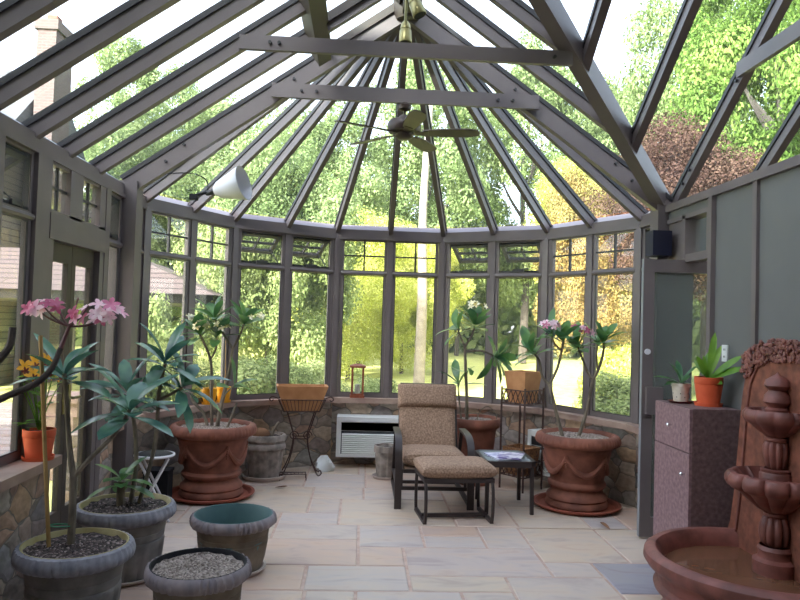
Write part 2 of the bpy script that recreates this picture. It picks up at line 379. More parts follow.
# ------------------------------------------------------------------ floor
def make_floor():
    T = [(-.31, .34, 4.21, 4.64), (-.97, -.31, 4.21, 4.64), (-.97, .02, 4.64, 5.19), (.02, .34, 4.64, 5.03), (.02, .50, 5.03, 5.56), (-.62, .02, 5.19, 5.56),
         (-.62, -.14, 5.56, 5.89), (-.14, .80, 5.56, 6.36), (-.41, -.14, 5.89, 6.36), (-1.06, -.41, 5.89, 6.80), (-.41, .06, 6.36, 6.80), (-.52, .08, 6.80, 7.38),
         (.34, 1.28, 4.47, 5.03), (.34, .96, 4.21, 4.47), (.96, 1.61, 3.98, 4.47), (.50, .95, 5.03, 5.30), (.50, .95, 5.30, 5.56), (.95, 1.28, 5.03, 5.56),
         (1.28, 1.89, 4.75, 5.54), (1.28, 1.61, 4.47, 4.75), (1.61, 2.2, 4.2, 4.75), (1.89, 2.6, 4.75, 5.54), (-.29, .01, 3.80, 4.21), (.01, .64, 3.90, 4.21),
         (.64, .96, 3.7, 4.21), (-.97, -.29, 3.5, 4.21), (.06, .8, 6.36, 6.8), (.8, 1.3, 5.56, 6.2), (-1.1, -.52, 6.8, 7.3), (.08, .65, 6.8, 7.4)]
    tone = {0: .2, 2: .4, 3: .38, 4: .2, 5: .8, 7: .6, 12: .25, 14: .8, 15: .2, 16: .42, 18: .6, 20: 1.0, 21: .62, 1: .4}
    g = .155; nx, ny = 44, 66; x0, y0 = -3.0, -1.4
    occ = [[False] * ny for _ in range(nx)]
    def cell(x0_, x1_, y0_, y1_):
        return [(i, j) for i in range(nx) for j in range(ny)
                if x0_ - .03 < x0 + (i + .5) * g < x1_ + .03 and y0_ - .03 < y0 + (j + .5) * g < y1_ + .03]
    tiles = []
    for k, t in enumerate(T):
        tiles.append((t, tone.get(k, random.choice([0, .2, .4, .6, .8]))))
    def inside(x, y): return any(a - .001 < x < b + .001 and c - .001 < y < d + .001 for a, b, c, d in T)
    # everything the listed flags leave open is filled with flags of mixed sizes
    xs = sorted({round(v, 3) for t in T for v in t[:2]} | {-2.1, -1.75, -1.4, 2.6, -2.6, 1.61, 2.2, 1.95}); ys = sorted({round(v, 3) for t in T for v in t[2:]} | {-1.4, -.8, -.2, .3, .9, 1.5, 2.1, 2.6, 3.05, 3.5, 7.7, 8.1, 6.5})
    done = [[inside((xs[i] + xs[i + 1]) / 2, (ys[j] + ys[j + 1]) / 2) for j in range(len(ys) - 1)] for i in range(len(xs) - 1)]
    for j in range(len(ys) - 1):
        for i in range(len(xs) - 1):
            if done[i][j]: continue
            i2 = i; j2 = j; want = random.choice([.45, .65, .9]); wy = random.choice([.3, .5, .6])
            while i2 + 1 < len(xs) - 1 and not done[i2 + 1][j] and xs[i2 + 1] - xs[i] < want: i2 += 1
            while j2 + 1 < len(ys) - 1 and ys[j2 + 1] - ys[j] < wy and not any(done[k][j2 + 1] for k in range(i, i2 + 1)): j2 += 1
            for a in range(i, i2 + 1):
                for b_ in range(j, j2 + 1): done[a][b_] = True
            tiles.append(((xs[i], xs[i2 + 1], ys[j], ys[j2 + 1]), random.choice([0, .2, .4, .6, .8, .6, .9])))
    mb = MB(); tints = []
    e = .009; h = .006
    for (a, b, c, d), t in tiles:
        mb.add([(a + e, c + e, -h), (b - e, c + e, -h), (b - e, d - e, -h), (a + e, d - e, -h), (a + e + .006, c + e + .006, 0), (b - e - .006, c + e + .006, 0), (b - e - .006, d - e - .006, 0), (a + e + .006, d - e - .006, 0)],
               [(4, 5, 6, 7), (0, 1, 5, 4), (1, 2, 6, 5), (2, 3, 7, 6), (3, 0, 4, 7)], 0)
        tints += [(t, random.random(), random.random(), 1)] * 8
    nv = len(mb.v)
    mb.add([(-2.6, -1.4, -.005), (2.7, -1.4, -.005), (2.7, 8.1, -.005), (-2.6, 8.1, -.005), (-2.6, -1.4, -.2), (2.7, -1.4, -.2), (2.7, 8.1, -.2), (-2.6, 8.1, -.2)],
           [(0, 1, 2, 3), (7, 6, 5, 4), (0, 4, 5, 1), (1, 5, 6, 2), (2, 6, 7, 3), (3, 7, 4, 0)], 1)
    tints += [(0, 0, 0, 1)] * 8
    o = mb.build('floor', [M['flag'], M['grout']], None, (0, 0, 0))
    ca = o.data.color_attributes.new('tint', 'FLOAT_COLOR', 'POINT')
    ca.data.foreach_set('color', [c for t in tints for c in t])
    # trim the slab to the bowed plan
    import bmesh
    bm = bmesh.new(); bm.from_mesh(o.data)
    cuts = [((-2.06, 0), (-1, 0)), ((2.64, 0), (1, 0))]
    for i in range(5):
        p0, u, n, L = frame2(P[i], P[i + 1]); q = p0 + n * .14; cuts.append(((q.x, q.y), (n.x, n.y)))
    for q, n in cuts:
        bmesh.ops.bisect_plane(bm, geom=bm.verts[:] + bm.edges[:] + bm.faces[:], plane_co=(q[0], q[1], 0), plane_no=(n[0], n[1], 0), clear_outer=True)
    bm.to_mesh(o.data); bm.free()
    tag(o, 'floor of pale pink and buff sandstone flags in mixed rectangles', 'floor', None, 'structure')
make_floor()

# ------------------------------------------------------------------ low stone walls and sills
def knee_wall(name, p0, p1, label, ins=.0):
    fr = frame2(p0, p1); mb = MB(); wbox(mb, fr, -.02, fr[3] + .02, .0 - ins, .26, -.2, ZS - .055)
    return struct(name, mb, M['stone'], label, 'wall')
def sill_slab(name, p0, p1, label, over=.1):
    fr = frame2(p0, p1); p, u, n, L = fr
    t = math.tan(math.radians(15))
    mb = MB(); o0, o1 = -over, .12
    poly = [W(p, u, n, 0 - o0 * -t, o0, 0), W(p, u, n, L + o0 * t, o0, 0), W(p, u, n, L + o1 * t, o1, 0), W(p, u, n, -o1 * t, o1, 0)]
    mb.prism([(q.x, q.y) for q in poly], ZS - .055, ZS); return struct(name, mb, M['sill'], label, 'sill')
bay_names = ['leftmost bay', 'second bay from the left', 'middle bay', 'second bay from the right', 'rightmost bay']
for i in range(5):
    knee_wall('wall_bow', P[i], P[i + 1], 'low rubble stone wall under the %s of the curved end' % bay_names[i])
    sill_slab('trim_sill', P[i], P[i + 1], 'sandstone window sill along the %s of the curved end' % bay_names[i])
knee_wall('wall_left', (XL, .9), (XL, 4.27), 'low rubble stone wall left of the french door', .10)
knee_wall('wall_left', (XL, 5.33), P[0], 'low rubble stone wall between french door and curved end')
mb = MB(); mb.bb(-2.05, -1.77, .9, 4.31, ZS - .055, ZS); struct('trim_sill', mb, M['sill'], 'sandstone sill left of the french door holding an orange pot', 'sill')
mb = MB(); mb.bb(-2.05, -1.85, 5.33, 6.24, ZS - .055, ZS); struct('trim_sill', mb, M['sill'], 'short sandstone sill between french door and curved end', 'sill')
mb = MB(); mb.bb(2.41, 2.63, 5.72, 6.24, ZS - .055, ZS); struct('trim_sill', mb, M['sill'], 'short sandstone sill at right end of the curve behind the glass door', 'sill')
knee_wall('wall_right', P[5], (XR, 5.70), 'short rubble stone wall behind the glass door')

# ------------------------------------------------------------------ posts, eave beams
post_lab = ['left end of the curved glazing', 'between first and second bay', 'between second and middle bay', 'between middle and fourth bay', 'between fourth and last bay', 'right end of the curved glazing']
for i in range(6):
    if 0 < i < 5: d = (P[i + 1] - P[i - 1]).normalized()
    elif i == 0: d = (P[1] - P[0]).normalized()
    else: d = (P[5] - P[4]).normalized()
    n = V((-d.y, d.x)); fr = (P[i], d, n, 1)
    mb = MB(); wbox(mb, fr, -.05, .05, -.005, .09, ZS, ZE); wbox(mb, fr, -.028, .028, -.02, -.005, ZS + .01, ZE)
    struct('trim_post', mb, M['frame'], 'taupe post at the %s' % post_lab[i] if i in (0, 5) else 'taupe post %s of the curve' % post_lab[i], 'post')
for i in range(5):
    fr = frame2(P[i], P[i + 1]); mb = MB(); s = fr[3] / 2
    wbox(mb, fr, s - .03, s + .03, .0, .07, ZS, ZE)
    struct('trim_mullion', mb, M['frame'], 'taupe mullion dividing the %s of the curve' % bay_names[i], 'mullion')
def eave(name, p0, p1, label, tl=0, tr=0):
    fr = frame2(p0, p1); p, u, n, L = fr
    t0, t1 = math.tan(tl), math.tan(tr)
    mb = MB(); poly = [W(p, u, n, 0, 0, 0), W(p, u, n, L, 0, 0), W(p, u, n, L + .15 * t1, .15, 0), W(p, u, n, -.15 * t0, .15, 0)]
    mb.prism([(q.x, q.y) for q in poly], ZE, ZT)
    poly2 = [W(p, u, n, .0, -.015, 0), W(p, u, n, L, -.015, 0), W(p, u, n, L, .01, 0), W(p, u, n, 0, .01, 0)]
    mb.prism([(q.x, q.y) for q in poly2], ZE - .012, ZE + .018)
    root = struct(name, mb, M['frame'], label, 'beam')
    # bright flashing rising to the glass
    mb = MB(); l = V(root.location)
    a, b_ = W(p, u, n, 0, .0, ZT), W(p, u, n, L, .0, ZT); c, d = W(p, u, n, L + .11 * t1, .11, ZT + .065), W(p, u, n, -.11 * t0, .11, ZT + .065)
    e, f = W(p, u, n, L + .13 * t1, .13, ZT), W(p, u, n, -.13 * t0, .13, ZT)
    mb.add([q - l for q in (a, b_, c, d, e, f)], [(0, 1, 2, 3), (3, 2, 4, 5), (0, 3, 5), (1, 4, 2), (0, 5, 4, 1)])
    fl = mb.build('flashing', M['bright_metal'], root); fl['label'] = 'bright metal flashing'
    return root
A15 = math.radians(15)
for i in range(5):
    eave('trim_eave', P[i], P[i + 1], 'taupe eave beam over the %s of the curve' % bay_names[i], A15 if i else 0, A15 if i < 4 else 0)
eave('trim_eave', (XL, -1.2), (XL, 5.70), 'long taupe eave beam along the left wall')
eave('trim_eave', (XL, 5.78), P[0], 'short taupe eave beam between left corner post and curve')
eave('trim_eave', P[5], (XR, 5.78), 'short taupe eave beam between curve and right corner post')
# corner posts with bolts
for x0, x1, lab, bx in ((-2.03, -1.83, 'broad taupe corner post at the end of the left wall', 1), (2.42, 2.60, 'broad taupe corner post beside the open glass door', -1)):
    mb = MB(); mb.bb(x0, x1, 5.64, 5.80, 0, ZT + .03)
    o = struct('trim_post', mb, M['frame'], lab, 'post')
    b = MB()
    for z in (2.33, 2.52): b.tube([(0, -.078, z), (0, -.095, z)], .013, 8)
    bo = b.build('bolt', M['frame_dark'], o)
    bo.location.x = .03 * -bx

# ------------------------------------------------------------------ windows
def window(name, p0, p1, style, label, zs=ZS, ze=ZE, zm=ZM, jamb=.03):
    fr = frame2(p0, p1); p, u, n, L = fr
    root = thing(name, label, 'window', (p.x, p.y, zs), math.atan2(u.y, u.x), None, 'structure')
    # local frame: x along the wall, y outward, z up
    h = ze - zs; m = zm - zs
    mb = MB()
    mb.bb(0, jamb, .012, .055, 0, h); mb.bb(L - jamb, L, .012, .055, 0, h); mb.bb(jamb, L - jamb, .012, .055, 0, .05); mb.bb(jamb, L - jamb, .012, .055, h - .03, h)
    mb.bb(jamb, L - jamb, .01, .055, m - .028, m + .012); mb.tube([(.0, .012, m - .02), (L, .012, m - .02)], .022, 8)
    mb.build('frame', M['frame'], root)
    g = MB(); g.bb(jamb, L - jamb, .014, .022, .05, .058); g.bb(jamb, L - jamb, .014, .022, m - .052, m - .044); g.bb(jamb, jamb + .008, .014, .022, .05, m - .05); g.bb(L - jamb - .008, L - jamb, .014, .022, .05, m - .05)
    g.build('gasket', M['frame_dark'], root)
    mb = MB(); mb.bb(jamb, L - jamb, .03, .034, .05, m - .028); lp = mb.build('pane', M['glass'], root)
    if style == 'fixed':
        mb = MB(); mb.bb(jamb, L - jamb, .03, .034, m + .012, h - .03); mb.build('pane', M['glass'], root)
        mb = MB(); mb.bb(L / 2 - .009, L / 2 + .009, .02, .045, m + .012, h - .03); zc = (m + .012 + h - .03) / 2; mb.bb(jamb, L - jamb, .022, .043, zc - .008, zc + .008)
        mb.build('muntin', M['frame_dark'], root)
    else:
        z0, z1 = m + .018, h - .035; w = L - 2 * jamb - .012
        hh = z1 - z0 - .01
        mb = MB(); x0, x1 = -w / 2, w / 2
        mb.bb(x0, x1, -.02, .02, -hh, -hh + .045); mb.bb(x0, x1, -.02, .02, -.04, 0); mb.bb(x0, x0 + .04, -.02, .02, -hh, 0); mb.bb(x1 - .04, x1, -.02, .02, -hh, 0)
        mb.bb(-.006, .006, -.015, .015, -hh, 0); mb.bb(x0, x1, -.014, .014, -hh / 2 - .006, -hh / 2 + .006)
        s = mb.build('vent_sash', M['frame'], root); s.location = (L / 2, .04, z1); s.rotation_euler = (math.radians(56), 0, 0)
        q = MB(); q.bb(x0 + .04, x1 - .04, -.003, .003, -hh + .04, -.04); q.build('pane', M['glass'], s)
        q = MB(); q.bb(-w / 2, w / 2, .02, .05, z0 - .006, z0 + .016); q.bb(-.06, .06, .0, .03, z0 + .0, z0 + .03); q.tube([(-.02, .02, z0 + .02), (.07, .12, z0 + .05)], .006, 6)
        q.tube([(w / 2 - .02, .05, z0 + .01), (w / 2 - .03, .04 + math.sin(math.radians(56)) * hh * .8, z1 - hh * .8 * math.cos(math.radians(56)))], .006, 6)
        sc_ = MB(); sc_.bb(-w / 2, w / 2, .018, .02, z0, z1); sc_.v = [(p_[0] + L / 2, p_[1], p_[2]) for p_ in sc_.v]; sc_.build('insect_screen', M['screen'], root)
        c = q.build('vent_crank', M['frame_dark'], root); c.location.x = L / 2
    return root
wl = ['left half', 'right half']
k = 1
for i in range(5):
    u = (P[i + 1] - P[i]).normalized(); mid = (P[i] + P[i + 1]) / 2
    st = 'fixed' if i % 2 == 0 else 'vent'
    desc = 'tall window with four small panes above' if st == 'fixed' else 'tall window under a propped open vent'
    for j, (a, b) in enumerate(((P[i] + u * .05, mid - u * .032), (mid + u * .032, P[i + 1] - u * .05))):
        window('window_%d' % k, a, b, st, '%s, %s of the %s' % (desc, wl[j], bay_names[i])); k += 1
window('window_%d' % k, (XL, 5.81), (P[0].x, 6.18), 'fixed', 'narrow window between left corner post and the curve'); k += 1
window('window_%d' % k, (P[5].x, 6.18), (XR, 5.81), 'fixed', 'narrow window between the curve and right corner post'); k += 1
window('window_%d' % k, (XL, 3.77), (XL, 4.15), 'vent', 'window with open vent left of the french door, orange pot before it'); k += 1
window('window_%d' % k, (XL, 3.10), (XL, 3.66), 'vent', 'window at the near end of the left wall'); k += 1
window('window_%d' % k, (XL, 5.33), (XL, 5.64), 'vent', 'narrow window with open vent right of the french door'); k += 1
mb = MB(); mb.bb(-2.15, XL + .02, -1.2, 3.10, -.2, ZE); struct('wall_left', mb, M['panel'], 'plain panelled wall at the near end of the left side', 'wall')
def lpost(y0, y1, z0, z1, lab):
    mb = MB(); mb.bb(-1.985, XL + .015, y0, y1, z0, z1); struct('trim_post', mb, M['frame'], lab, 'post')
lpost(3.66, 3.77, ZS, ZE, 'taupe post in the left wall two windows before the french door')
lpost(4.15, 4.33, 0, ZE, 'taupe post on near side of the french door')
lpost(5.24, 5.33, 0, ZE, 'taupe post on far side of the french door')

# french door with transom lights
d = thing('door_1', 'closed pair of glazed french doors in the left wall', 'door', (XL, 4.33, 0), PI / 2, None, 'structure')
L = .91
mb = MB(); mb.bb(0, .075, -.01, .06, 0, 2.06); mb.bb(L - .075, L, -.01, .06, 0, 2.06); mb.bb(0, L, -.02, .06, 2.05, 2.21); mb.bb(0, L, .0, .06, 0, .03)
mb.build('frame', M['frame'], d)
for x0, x1, hx in ((.078, L / 2 - .003, 1), (L / 2 + .003, L - .078, -1)):
    mb = MB(); z1 = 2.045
    mb.bb(x0, x0 + .06, .03, .065, .035, z1); mb.bb(x1 - .06, x1, .03, .065, .035, z1); mb.bb(x0 + .06, x1 - .06, .03, .065, z1 - .12, z1); mb.bb(x0 + .06, x1 - .06, .03, .065, .035, .3)
    lf = mb.build('door_leaf', M['brown_wood'], d)
    g = MB(); g.bb(x0 + .06, x1 - .06, .045, .05, .3, z1 - .12); g.build('pane', M['glass'], lf)
    hd = MB(); xh = x1 - .03 if hx == 1 else x0 + .03
    hd.bb(xh - .02, xh + .02, .018, .03, .93, 1.12); hd.tube([(xh, .02, 1.03), (xh, -.01, 1.03), (xh - .1 * hx, -.01, 1.03)], .009, 8); hd.build('handle', M['brass'], lf)
d = thing('window_%d' % k, 'pair of small transom lights above the french door', 'window', (XL, 4.33, 2.21), PI / 2, None, 'structure'); k += 1
mb = MB(); h = ZE - 2.21
mb.bb(0, L, -.01, .05, 0, .02); mb.bb(0, .02, -.01, .05, 0, h); mb.bb(L - .11, L, -.01, .05, 0, h); mb.bb(.29, .49, -.01, .05, 0, h); mb.bb(0, L, .0, .05, h - .03, h)
mb.build('frame', M['frame'], d)
for x0, x1 in ((.02, .29), (.49, L - .11)):
    g = MB(); g.bb(x0, x1, .02, .024, .02, h - .03); g.build('pane', M['glass'], d)
    g = MB(); xm = (x0 + x1) / 2; g.bb(xm - .008, xm + .008, .012, .032, .02, h - .03); g.bb(x0, x1, .014, .03, h / 2 - .008, h / 2 + .008); g.build('muntin', M['frame_dark'], d)

# ------------------------------------------------------------------ right partition wall, transom, open glass door
mb = MB()
mb.bb(XR, XR + .1, 1.0, 4.90, 0, ZT - .03)
mb.bb(XR, XR + .1, 4.90, 5.64, 2.50, ZT - .03)
root = struct('wall_right', mb, M['panel'], 'grey green panelled partition wall on the right', 'wall')
lo = V(root.location)
for y in (4.885, 4.33, 3.77, 3.2, 2.6, 2.0):
    b = MB(); b.bb(XR - .035 if y > 4.8 else XR - .022, XR, y - .025, y + .025, 0, ZT - .06); b.v = [tuple(V(q) - lo) for q in b.v]; b.build('batten', M['frame'], root)
b = MB(); b.bb(XR - .03, XR + .13, 1.0, 5.64, ZT - .06, ZT + .0); b.v = [tuple(V(q) - lo) for q in b.v]; b.build('cap_rail', M['frame'], root)
w = thing('window_%d' % k, 'small dark transom window above the open glass door', 'window', (XR, 4.92, 2.17), PI / 2, None, 'structure'); k += 1
mb = MB(); Lw = .71
mb.bb(0, .02, -.10, .03, 0, .34); mb.bb(Lw - .33, Lw - .28, -.10, .02, 0, .34); mb.bb(Lw - .28, Lw, -.1, 0, 0, .34); mb.bb(0, Lw, -.10, .02, .31, .345); mb.bb(0, Lw, -.10, .015, -.03, .03)
mb.build('frame', M['frame'], w)
g = MB(); g.bb(.02, Lw - .33, -.07, -.066, .03, .31); g.build('pane', M['glass'], w)

d = thing('door_2', 'frosted glass door standing open beside the mottled cabinet', 'door', (2.17, 5.32, .015), 0, None, 'structure')
mb = MB(); H = 2.14; Wd = .74
mb.bb(0, .085, -.022, .022, 0, H); mb.bb(Wd - .085, Wd, -.022, .022, 0, H); mb.bb(.085, Wd - .085, -.022, .022, H - .1, H); mb.bb(.085, Wd - .085, -.022, .022, 0, .15)
mb.build('door_leaf', M['frame'], d)
g = MB(); g.bb(.085, Wd - .085, -.004, .004, .15, H - .1); gp = g.build('pane', M['door_glass'], d); gp['label'] = 'frosted greenish glass'
g = MB(); g.bb(.025, .155, -.055, -.022, .94, 1.15); g.build('handle', M['frame'], d)
g = MB(); g.tube([(.035, -.022, 1.42), (.035, -.04, 1.42)], .022, 14); o = g.build('lock', M['white_metal'], d); o['label'] = 'round pale lock'
g = MB(); g.bb(-.003, .0, -.02, .02, 0, H); o = g.build('lit_edge', M['edge'], d); o['label'] = 'lit door edge, painted pale'

# side wing behind the partition (outer walls)
mb = MB(); mb.bb(2.60, 2.78, 5.75, 5.9, -.2, ZT); mb.bb(3.5, 6.1, 5.75, 5.9, -.2, ZT); mb.bb(2.78, 3.5, 5.75, 5.9, -.2, .5); mb.bb(2.78, 3.5, 5.75, 5.9, 2.1, ZT)
struct('wall_wing', mb, M['panel'], 'outer wall of the side wing behind the partition', 'wall')
mb = MB(); mb.bb(6.1, 6.25, 1.2, 5.9, -.2, ZT); struct('wall_wing', mb, M['panel'], 'end wall of the side wing', 'wall')
mb = MB(); mb.bb(2.70, 6.1, 1.2, 5.75, -.2, -.01); struct('floor_wing', mb, M['grout'], 'floor of the side wing behind the partition', 'floor')
o = None

# ------------------------------------------------------------------ roof
def rafter(a, b, w, h, label, drop=.0, cap=True, mat_='frame', name='trim_rafter'):
    """from eave point a to ridge point b; its top carries a dark glazing cap"""
    a, b = V(a), V(b); dd = (b - a).normalized(); sd = dd.cross(V((0, 0, 1))).normalized(); up = sd.cross(dd).normalized()
    if up.z < 0: up = -up
    mb = MB(); c = up * (.012 - h / 2 + drop); mb.bar(a + c, b + c, w, h, up)
    o = struct(name, mb, M[mat_], label, 'rafter'); l = V(o.location)
    if cap:
        mb = MB(); mb.bar(a + up * .029 - l, b + up * .029 - l, w + .02, .034, up); mb.build('glazing_cap', M['frame_dark'], o)
    return o
ordn = ['first', 'second', 'third', 'fourth', 'fifth', 'sixth', 'seventh', 'eighth', 'ninth', 'tenth', 'eleventh', 'twelfth', 'thirteenth', 'fourteenth']
def hang(o, pts, r=.012, direction=(0, -1, 0), name='bolt', off=.0):
    l = V(o.location); mb = MB(); dn = V(direction)
    for q in pts: q = V(q) - l; mb.tube([q, q + dn * .016], r, 8)
    mb.build(name, M['frame_dark'], o)
ly = [5.14, 4.62, 4.15, 3.65, 3.15, 2.65, 2.15, 1.65, 1.15, .65, .15, -.35, -.85]
slope = (RZ_ - ZT) / (AX - XL)
zoff = .03
apexL = (AX - .03, 5.70, RZ_ + zoff); 
pl = rafter((XL - .02, 5.70, ZT + zoff), (AX, 5.70, RZ_ + zoff), .07, .13, 'heavy bolted main rafter from left corner post to the apex')
pr_ = rafter((XR + .02, 5.70, ZT + zoff), (AX, 5.70, RZ_ + zoff), .07, .13, 'heavy bolted main rafter from right corner post to the apex')
def onL(x, y, dz=0): return V((x, y, ZT + (x - XL) * slope + dz))
def onR(x, y, dz=0): return V((x, y, ZT + (XR - x) * slope + dz))
hang(pl, [onL(-1.62, 5.664, -.02), onL(-1.48, 5.664, .02), onL(-.62, 5.664, -.01)]); hang(pr_, [onR(2.2, 5.664, -.02), onR(2.06, 5.664, .02), onR(1.2, 5.664, -.01)])
for i, y in enumerate(ly):
    rafter((XL - .12, y, ZT + zoff - .12 * slope + .02), (AX, y, RZ_ + zoff), .055, .075, 'left slope roof rafter, %s from the heavy corner rafter' % ordn[i])
for i, y in enumerate(ly):
    if y > WY: x = AX + (y - WY)
    elif y > 1.31: x = AX + (WY - y)
    else: x = XR + .02
    rafter((x, y, ZT + (XR - x) * slope + zoff), (AX, y, RZ_ + zoff), .055, .075, 'right slope roof rafter, %s from the heavy corner rafter' % ordn[i])
bowpts = []
for i in range(5): bowpts += [P[i], (P[i] + P[i + 1]) / 2]
bowpts.append(P[5])
for i, q in enumerate(bowpts):
    a = V((q.x, q.y, ZT + zoff)); b = V((AX, AY, AZ + zoff)); dd = (a - b); b2 = b + dd * (.10 if i in (0, 10) else .06)
    rafter(a + dd.normalized() * .09, b2, .048, .075, 'fan rafter of the rounded end, %s from the left' % ordn[i])
# valley and wing rafters
va, vb = V((XR, YE, ZT)), V((AX, WY, RZ_))
mb = MB(); mb.bar(va + V((.04, .04, .0)), vb + V((.04, .04, .02)), .10, .15); struct('trim_valley', mb, M['frame'], 'heavy valley beam running from right corner post up to the ridge', 'rafter')
va2, vb2 = V((XR, 1.31, ZT)), V((AX, WY, RZ_))
mb = MB(); mb.bar(va2, vb2, .10, .17); struct('trim_valley', mb, M['frame'], 'heavy valley beam on the near side of the wing', 'rafter')
wx = [1.468, 2.04, 2.605, 3.17, 3.66, 4.22, 4.78, 5.34, 5.9]
wr = []
for i, x in enumerate(wx):
    y = WY + (x - AX) if x < XR else YE + .02
    wr.append(rafter((x, y, ZT + (YE - y) * slope + zoff), (x, WY, RZ_ + zoff), .06, .075, 'wing roof rafter on the far slope, %s from the valley' % ordn[i]))
    y = WY - (x - AX) if x < XR else 1.29
    rafter((x, y, ZT + (y - 1.31) * slope + zoff), (x, WY, RZ_ + zoff), .06, .075, 'wing roof rafter on the near slope, %s from the valley' % ordn[i])
hang(wr[2], [(2.572, 5.52, ZT + .23 * slope), (2.572, 5.40, ZT + .35 * slope), (2.572, 4.72, ZT + 1.03 * slope), (2.572, 4.60, ZT + 1.15 * slope)], .013, (-1, 0, 0))
# ridge, purlin, ties
mb = MB(); mb.bb(AX - .045, AX + .045, -1.2, 5.72, RZ_ - .10, RZ_ + .1); struct('trim_ridge', mb, M['brown_wood'], 'dark ridge beam at the top of the glass roof', 'beam')
mb = MB(); mb.bb(AX + .05, 6.1, WY - .045, WY + .045, RZ_ - .10, RZ_ + .1); struct('trim_ridge', mb, M['brown_wood'], 'ridge beam of the side wing roof', 'beam')
mb = MB(); mb.bar(onL(-.405, -1.0, -.03), onL(-.405, 5.45, -.03), .11, .17, V((-slope, 0, 1))); struct('trim_purlin', mb, M['brown_wood'], 'dark brown purlin below the ridge on the left slope', 'beam')
mb = MB(); mb.lathe([(.0, -.12), (.09, -.12), (.12, -.05), (.12, .1), (0, .12)], 16, (AX, AY + .03, AZ)); struct('trim_hub', mb, M['brown_wood'], 'dark apex hub where the fan rafters meet', 'hub')
def tie(y, xa, xb, z, h, lab, bolts):
    mb = MB(); mb.bb(xa, xb, y - .045, y - .01, z - h / 2, z + h / 2)
    o = struct('trim_tie', mb, M['frame'], lab, 'beam')
    hang(o, [(x, y - .045, z + dz) for x in bolts for dz in (-.0,)], .012)
    return o
zt1 = 3.445
tie(5.65, -.79, 1.39, zt1, .115, 'lower collar tie carrying the ceiling fan', (-.55, -.43, 1.05, 1.17))
tie(4.58, -.86, 1.345, 3.40, .095, 'upper collar tie nearer the camera, crossing above the fan', (-.66, -.6, 1.22))
mb = MB(); mb.bb(2.555, 2.59, 2.45, 4.70, 3.385, 3.49); o = struct('trim_tie', mb, M['frame'], 'collar tie in the side wing roof at upper right', 'beam')

# panes
def pane(pts, label):
    pts = [V(q) for q in pts]; n = (pts[1] - pts[0]).cross(pts[2] - pts[0]).normalized()
    if n.z < 0: pts = pts[::-1]; n = -n
    mb = MB(); k_ = len(pts)
    mb.add([q + n * .047 for q in pts] + [q + n * .055 for q in pts], [tuple(range(k_))[::-1], tuple(range(k_, 2 * k_))] + [(i, (i + 1) % k_, (i + 1) % k_ + k_, i + k_) for i in range(k_)])
    return struct('roof_pane', mb, M['roof_glass'], label, 'pane')
zz = V((0, 0, zoff))
ys = [5.70] + ly + [-1.2]
for i in range(len(ys) - 1):
    a, b = ys[i], ys[i + 1]
    pane([onL(XL - .1, a) + zz, onL(AX, a) + zz, onL(AX, b) + zz, onL(XL - .1, b) + zz], 'left slope roof glass, %s pane from the apex' % ordn[i])
def vx(y): return AX + abs(y - WY) if y > 1.31 else XR + .1
for i in range(len(ys) - 1):
    a, b = ys[i], ys[i + 1]; pts = [onR(AX, a) + zz, onR(min(vx(a), XR), a) + zz]
    if b < WY < a: pts.append(onR(AX + .001, WY) + zz)
    pts += [onR(vx(b), b) + zz, onR(AX, b) + zz]
    if b < WY < a:
        pane([onR(AX, a) + zz, onR(vx(a), a) + zz, onR(AX, WY) + zz], 'right slope roof glass, %s pane from the apex, upper piece' % ordn[i])
        pane([onR(AX, b) + zz, onR(vx(b), b) + zz, onR(AX, WY) + zz], 'right slope roof glass, %s pane from the apex, lower piece' % ordn[i]); continue
    pane(pts, 'right slope roof glass, %s pane from the apex' % ordn[i])
fanp = [V((XL, 5.70))] + bowpts + [V((XR, 5.70))]
for i in range(len(fanp) - 1):
    a, b = fanp[i], fanp[i + 1]
    pane([V((a.x, a.y, ZT + zoff)), V((b.x, b.y, ZT + zoff)), V((AX, AY + .05, AZ + zoff))], 'triangular roof glass of the fan, %s from the left' % ordn[i])
wxs = [AX] + wx
for i in range(len(wxs) - 1):
    a, b = wxs[i], wxs[i + 1]
    for sg, yo, nm in ((1, YE + .1, 'far'), (-1, 1.21, 'near')):
        def ev(x): y = WY + sg * (x - AX); return y if x <= XR else yo
        def pz(x, y): return V((x, y, RZ_ - abs(y - WY) * slope + zoff))
        pts = [pz(a, WY), pz(b, WY), pz(b, ev(b)), pz(a, ev(a))] if i else [pz(a, WY), pz(b, WY), pz(b, ev(b))]
        pane(pts, 'wing roof glass, %s slope, %s pane from the valley' % (nm, ordn[i]))
# roof vents between purlin and ridge
for i, (y0, y1) in enumerate(((5.17, 5.67), (4.65, 5.11), (4.18, 4.59), (3.68, 4.12))):
    x0, x1 = -.36, .22
    c0, c1 = onL(x0, y0, .055), onL(x1, y0, .055); d0, d1 = onL(x0, y1, .055), onL(x1, y1, .055); up = V((-slope, 0, 1)).normalized()
    r = thing('roof_vent', 'dark brown roof vent sash under the ridge, %s from the apex' % ordn[i], 'roof vent', tuple(c0), 0, None, 'structure')
    mb = MB(); o0 = V(c0)
    for p_, q_ in ((c0, c1), (d0, d1), (c0, d0), (c1, d1)): mb.bar(p_ - o0, q_ - o0, .055, .06, up)
    mb.build('sash', M['brown_wood'], r)

# ------------------------------------------------------------------ pots
def saucer(x, y, r, m, label, h=.035, z=0.0):
    mb = MB(); mb.lathe([(0, .012), (r * .86, .012), (r * .93, h), (r, h), (r, h * .8), (r * .88, 0), (0, 0)], 40)
    mb.v = [(a + x, b + y, c + z) for a, b, c in mb.v]
    return tag(mb.build('saucer', m, None, (x, y, z)), label, 'saucer')

